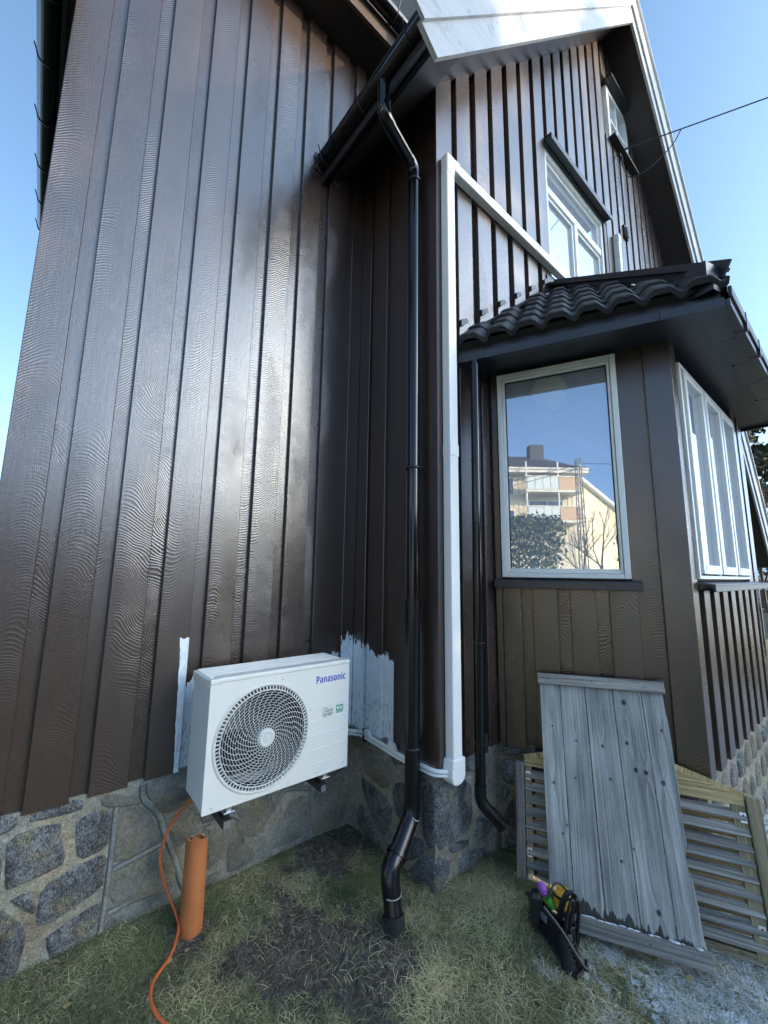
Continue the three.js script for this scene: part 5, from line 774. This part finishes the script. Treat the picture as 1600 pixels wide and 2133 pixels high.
  // crumbs of soil, gravel and leaf bits on the bare patch
  const geos = [], dark = []; for (let k = 0; k < 900; k++) { const x = rr(0.6, 2.0), z = rr(-2.5, -1.0); if (blocked(x, z) || soilAt(x, z) < 0.35) continue; const g = new THREE.IcosahedronGeometry(rr(0.002, 0.007) * (rnd() < 0.06 ? 2 : 1), 0); g.scale(1, rr(0.4, 0.8), rr(0.6, 1.2)); g.rotateY(rr(0, 6)); g.translate(x, groundY(x, z) + 0.001, z); (rnd() < 0.25 ? geos : dark).push(g); }
  tag(part(scene, 'gravel', geos, phys({ color: lin(0.16, 0.15, 0.13), roughness: 0.9 })), 'pale grit and crumbs on the bare soil', 'grit', null, 'stuff'); tag(part(scene, 'soil_crumbs', dark, phys({ color: lin(0.03, 0.026, 0.022), roughness: 0.95 })), 'dark soil crumbs on the bare patch', 'soil', null, 'stuff');
}
// ---------------------------------------------------------------- trees and shrubs
const bark = phys({ color: lin(0.07, 0.055, 0.042), roughness: 0.95 });
function leaves(list) { // [x, y, z, size] -> little bent quads
  const P = new Float32Array(list.length * 18), a = new THREE.Vector3(), b = new THREE.Vector3(), c = new THREE.Vector3();
  list.forEach(([x, y, z, s], i) => { a.set(rr(-1, 1), rr(-1, 1), rr(-1, 1)).normalize(); b.set(rr(-1, 1), rr(-1, 1), rr(-1, 1)).cross(a).normalize(); c.copy(a).cross(b); const p = (u, v, k) => [x + s * (a.x * u + b.x * v + c.x * k), y + s * (a.y * u + b.y * v + c.y * k), z + s * (a.z * u + b.z * v + c.z * k)]; const q = [p(-0.5, 0, 0), p(0, -0.28, 0.1), p(0.5, 0, 0), p(0, 0.28, 0.1)]; P.set([...q[0], ...q[1], ...q[2], ...q[0], ...q[2], ...q[3]], i * 18); });
  const g = new THREE.BufferGeometry(); g.setAttribute('position', new THREE.BufferAttribute(P, 3)); g.computeVertexNormals(); return g;
}
function branches(base, h, spread, levels, r0) {
  const out = [], grow = (p, d, len, r, lv) => { const q = p.clone().addScaledVector(d, len); const g = cyl(p.toArray(), q.toArray(), r, r * 0.7, lv > 1 ? 6 : 4, true); g.deleteAttribute('uv'); out.push(g); if (lv === 0) return; const n = lv > 2 ? 3 : 3; for (let i = 0; i < n; i++) { const t = i === 0 ? 1 : rr(0.45, 0.95), dir = d.clone().add(V(rr(-1, 1), rr(-0.35, 0.7), rr(-1, 1)).multiplyScalar(i === 0 ? 0.35 : spread)).normalize(); grow(p.clone().addScaledVector(d, len * t), dir, len * rr(0.62, 0.82), r * (i === 0 ? 0.7 : 0.5), lv - 1); } };
  grow(V(...base), V(rr(-0.06, 0.06), 1, rr(-0.06, 0.06)).normalize(), h, r0, levels); return mergeGeometries(out.map((g) => g.toNonIndexed()));
}
function bareTree(pos, h, label, levels = 5, group) { const t = thing('bare_tree', label, 'tree', pos, 0, group); part(t, 'trunk', cyl([0, -0.5, 0], [0, h * 0.3, 0], h * 0.016, h * 0.012, 10), bark); part(t, 'crown', branches([0, h * 0.2, 0], h * 0.25, 0.75, levels, h * 0.011), bark); return t; }
function conifer(pos, h, r, n, label, color, group, y0 = 0.08) {
  const t = thing('conifer', label, 'tree', pos, 0, group); part(t, 'trunk', cyl([0, -0.5, 0], [0, h, 0], h * 0.016, 0.03, 10), bark);
  const list = []; const arms = []; for (let k = 0; k < n / 26; k++) { const f = Math.pow(rnd(), 0.8), y = h * mix(y0, 0.99, f), rad = r * Math.pow(1 - f, 0.75) * rr(0.7, 1.12) + 0.15, a = rr(0, 6.283), droop = rr(0.12, 0.4); for (let i = 0; i < 26; i++) { const u = Math.sqrt(rnd()), w = 0.16 * rad * (1 - u * 0.4); list.push([Math.cos(a) * rad * u + rr(-w, w), y - droop * rad * u * u + rr(-0.12, 0.1), Math.sin(a) * rad * u + rr(-w, w), rr(0.14, 0.34) * (h > 8 ? 1.45 : 0.7)]); } }
  part(t, 'crown', leaves(list), phys({ color: lin(...color), roughness: 0.8, side: THREE.DoubleSide })); return t;
}
// evergreens and a bare tree standing between the sun and the house, behind the camera
const sunward = (q, d) => [d * 0.6 + q * 0.8, 0, d * 0.8 - q * 0.6];
[[0.5, 17, 9.6, 2.2], [2.2, 16, 9.9, 2.5], [4.1, 17.5, 12.3, 2.6], [5.9, 16.5, 13.2, 2.6], [7.8, 18, 13.0, 2.7], [9.9, 17, 13.2, 2.8]].forEach(([q, d, h, r], i) => conifer(sunward(q, d), h + 1.0, r, 6500, ['broad dark evergreen', 'second dark evergreen', 'third dark evergreen', 'fourth dark evergreen', 'fifth dark evergreen', 'sixth dark evergreen'][i] + ' of the row on the sunny side, counted from the lawn', [0.05, 0.06, 0.028], 'evergreens in a row on the sunny side', 0.3));
{
  const h = thing('hedge', 'long trimmed evergreen hedge on the sunny side of the lawn', 'hedge', [2.5, 0, 11.5]); const l = []; for (let k = 0; k < 16000; k++) { const x = rr(-8, 8); l.push([x, Math.pow(rnd(), 0.7) * (3.7 + 0.5 * fbm(x * 1.3 + 30, 2, 999, 9, 6, 3)), rr(-0.6, 0.6), rr(0.2, 0.42)]); }; part(h, 'foliage', leaves(l), phys({ color: lin(0.04, 0.052, 0.024), roughness: 0.8, side: THREE.DoubleSide })); part(h, 'stems', [-6, -3, 0, 3, 6].map((x) => cyl([x, -0.2, 0], [x + rr(-0.3, 0.3), 2.6, 0], 0.06, 0.02, 8)), bark);
}
bareTree(sunward(2.7, 23), 17, 'tall bare tree behind the row of evergreens, the one nearer the lawn', 6); bareTree(sunward(4.6, 22), 17.5, 'tallest bare tree behind the row of evergreens on the sunny side', 6);
// reflected in the bay: hedge, bare shrubs
{
  const h = thing('hedge', 'tall dark green hedge across the lawn, mirrored in the bay window', 'hedge', [-9.2, 0, -0.6]); const l = []; for (let k = 0; k < 15000; k++) { const z = rr(-3.2, 3.8), y = Math.pow(rnd(), 0.6) * (3.55 + 0.35 * fbm(z * 1.5 + 30, 1, 999, 9, 5, 3)), x = rr(-0.9, 0.9); l.push([x, y, z, rr(0.1, 0.2)]); } part(h, 'foliage', leaves(l), phys({ color: lin(0.08, 0.10, 0.035), roughness: 0.8, side: THREE.DoubleSide })); part(h, 'stems', [-2.4, -0.8, 0.8, 2.4].map((z) => cyl([0, -0.2, z], [rr(-0.2, 0.2), 3, z + rr(-0.3, 0.3)], 0.06, 0.02, 8)), bark);
}
bareTree([-9.4, 0, 4.2], 4.0, 'bare shrub beside the hedge mirrored in the bay window'); bareTree([-11.4, 0, 5.8], 5.0, 'taller bare shrub in front of the pale end wall', 5); conifer([-10.4, 0, 6.9], 6.4, 1.5, 1500, 'loose conifer at the pale end wall across the lawn', [0.05, 0.06, 0.03]);
// ---------------------------------------------------------------- apartment block across the lawn (mirrored in the window)
{
  const b = thing('apartment_building', 'cream apartment building with two balconies and dark tiled roof across the lawn', 'building', [-27.95, 0, 12.3], Math.PI / 2 - 0.04);
  // local: x runs towards the viewer's left along the facade (negative z), z out of the facade
  const cream = phys({ color: lin(0.62, 0.54, 0.38), roughness: 0.85 }), pale = phys({ color: lin(0.66, 0.62, 0.52), roughness: 0.8 }), tan = phys({ color: lin(0.52, 0.34, 0.2), roughness: 0.8 }), pan = phys({ color: lin(0.50, 0.54, 0.50), roughness: 0.5 }), roofM = phys({ color: lin(0.12, 0.10, 0.095), roughness: 0.8 });
  part(b, 'wall', box(0, 16, -0.5, 10, -9, -0.3), cream); for (let i = 0; i < 40; i++) part(b, 'cladding_board', box(0.1 + i * 0.4, 0.36 + i * 0.4, 3, 9.95, -0.3, -0.27), cream);
  part(b, 'roof', slab([[-0.8, 10.15, 0.7], [16.8, 10.15, 0.7], [16, 12.2, -3.5], [1.9, 12.2, -3.5]], [0, 0.15, 0]), roofM); part(b, 'roof', slab([[-0.8, 10.15, 0.7], [1.9, 12.2, -3.5], [-0.8, 10.15, -9.5]], [0, 0.15, 0]), roofM); for (let i = 0; i < 46; i++) part(b, 'roof_tile_rib', beam([0.2 + i * 0.35, 10.36, 0.62], [Math.max(1.9, 0.2 + i * 0.35), 12.4, -3.45], 0.12, 0.08), roofM);
  part(b, 'cornice', box(-0.6, 16.5, 9.9, 10.14, -0.29, 0.75), pale); part(b, 'gutter', box(-0.6, 16.5, 10.15, 10.28, 0.72, 0.86), pale);
  part(b, 'chimney', box(1.7, 2.9, 11.6, 13.2, -3.2, -2.3), phys({ color: lin(0.05, 0.045, 0.045), roughness: 0.8 }));
  for (const y of [8.35, 5.95]) { const k = sub(b, 'balcony'); part(k, 'slab', box(0.2, 4.7, y - 0.16, y, -0.26, 1.3), pale); for (let i = 0; i < 4; i++) part(k, 'panel', box(2.12 + i * 0.62, 2.7 + i * 0.62, y + 0.05, y + 1.05, 1.24, 1.28), pan); part(k, 'panel', box(0.3, 2.06, y + 0.05, y + 1.05, 1.24, 1.28), tan); part(k, 'rail', box(0.2, 4.7, y + 1.06, y + 1.14, 1.2, 1.32), pale); for (const x of [0.3, 2.09, 4.6]) part(k, 'post', box(x - 0.05, x + 0.05, y, y + 2.3, 1.14, 1.235), pale); }
  for (const [x0, x1, y0, y1] of [[1.55, 2.55, 9.0, 9.85], [2.75, 4.0, 9.0, 9.85], [1.2, 2.4, 6.6, 7.7], [2.5, 3.9, 6.6, 7.7], [5.2, 6.6, 8.3, 9.6], [5.2, 6.6, 5.6, 6.9], [9, 10.5, 8.3, 9.6]]) { const w = sub(b, 'window'); part(w, 'frame', [box(x0 - 0.08, x1 + 0.08, y0 - 0.08, y0, -0.3, -0.22), box(x0 - 0.08, x1 + 0.08, y1, y1 + 0.08, -0.3, -0.22), box(x0 - 0.08, x0, y0, y1, -0.3, -0.22), box(x1, x1 + 0.08, y0, y1, -0.3, -0.22)], pale); part(w, 'pane', box(x0, x1, y0, y1, -0.28, -0.25), phys({ color: lin(0.03, 0.045, 0.07), roughness: 0.05 })); }
  // splayed end wing turned towards the sun
  const e = (x, y, d) => [-x * 0.9, y, -x * 0.45 + d]; part(b, 'end_wall', slab([e(0.05, -0.5, -0.3), e(7, -0.5, -0.3), e(7, 6.4, -0.3), e(0.05, 9.7, -0.3)], [0, 0, -4]), phys({ color: lin(0.70, 0.60, 0.38), roughness: 0.85 })); part(b, 'verge', beam(e(0.0, 9.85, -0.1), e(7.2, 6.45, -0.1), 0.5, 0.22), frameWhite);
}
{
  const p = thing('utility_pole', 'lattice utility mast with cables in front of the apartment building', 'utility pole', [-15.7, 0, 7.0]); const st = phys({ color: lin(0.12, 0.14, 0.13), roughness: 0.6 });
  for (const [x, z] of [[-0.18, -0.18], [0.18, -0.18], [-0.18, 0.18], [0.18, 0.18]]) part(p, 'leg', cyl([x, -0.3, z], [x * 0.6, 7.7, z * 0.6], 0.035, 0.025, 6), st); const br = []; for (let i = 0; i < 18; i++) { const y = 0.3 + i * 0.42, k = 0.18 * (1 - 0.4 * y / 7.7), s = i % 2 ? 1 : -1; br.push(cyl([-k * s, y, k], [k * s, y + 0.42, k], 0.012, 0.012, 4), cyl([-k * s, y, -k], [k * s, y + 0.42, -k], 0.012, 0.012, 4), cyl([k, y, -k * s], [k, y + 0.42, k * s], 0.012, 0.012, 4), cyl([-k, y, -k * s], [-k, y + 0.42, k * s], 0.012, 0.012, 4)); } part(p, 'bracing', br, st); part(p, 'wire', [tube([[0, 7.5, 0], [3, 6.6, 6], [7, 6.8, 14]], 0.015, 20, 4), tube([[0, 7.2, 0], [-3, 6.2, -6], [-7, 6.3, -14]], 0.015, 20, 4), tube([[0, 7.4, 0], [-3, 6.5, -6], [-7, 6.6, -14]], 0.015, 20, 4)], blackMatt);
}
// ---------------------------------------------------------------- far right, past the bay
conifer([24, -0.6, -3.6], 11, 3.4, 5200, 'big evergreen tree beyond the bay at the right edge', [0.05, 0.06, 0.028], undefined, 0.22);
bareTree([17, -0.6, -2.2], 5.2, 'bare garden tree at the right edge, beyond the bay', 5); bareTree([21, -0.8, -1.2], 7, 'second bare garden tree further off at the right edge', 5); bareTree([14.5, -0.5, -1.3], 2.4, 'low bare shrub at the right edge near the house', 5);
{
  const h = thing('neighbour_house', 'brown and pale neighbour house far off at the right edge', 'house', [34, -1.2, -4.6], -Math.PI / 2), wallM = phys({ color: lin(0.24, 0.15, 0.10), roughness: 0.85 }), snow = phys({ color: lin(0.75, 0.78, 0.82), roughness: 0.8 });
  part(h, 'wall', box(-6, 6, 0, 2.9, -6, 0), wallM); for (let i = 0; i < 10; i++) part(h, 'cladding_board', box(-6, 6, 0.1 + i * 0.28, 0.33 + i * 0.28, 0, 0.03), wallM); part(h, 'roof', slab([[-6.5, 2.8, 0.5], [6.5, 2.8, 0.5], [6.5, 5.2, -3], [-6.5, 5.2, -3]], [0, 0.2, 0]), snow); part(h, 'roof', slab([[-6.5, 2.8, -6.5], [6.5, 2.8, -6.5], [6.5, 5.2, -3], [-6.5, 5.2, -3]], [0, 0.2, 0]), snow);
  for (const x of [-3.5, 0, 3.5]) { const w = sub(h, 'window'); part(w, 'frame', [box(x - 0.7, x + 0.7, 1.0, 1.1, 0.03, 0.08), box(x - 0.7, x + 0.7, 2.2, 2.3, 0.03, 0.08), box(x - 0.7, x - 0.6, 1.1, 2.2, 0.03, 0.08), box(x + 0.6, x + 0.7, 1.1, 2.2, 0.03, 0.08)], frameWhite); part(w, 'pane', box(x - 0.6, x + 0.6, 1.1, 2.2, 0.031, 0.05), phys({ color: lin(0.03, 0.045, 0.07), roughness: 0.05 })); }
  const f = thing('board_fence', 'grey board fence with snow along its foot at the right edge', 'fence', [16.5, -0.5, -4.5], -Math.PI / 2); for (let i = 0; i < 24; i++) part(f, 'board', box(-4 + i * 0.28, -3.76 + i * 0.28, 0, 1.15 + rr(-0.04, 0.04), 0, 0.025), greyWood); part(f, 'rail', box(-4.1, 2.8, 0.3, 0.4, -0.05, -0.001), greyWood); part(f, 'rail', box(-4.1, 2.8, 0.85, 0.95, -0.05, -0.001), greyWood);
}
scene.updateMatrixWorld(true);
renderer.render(scene, camera);
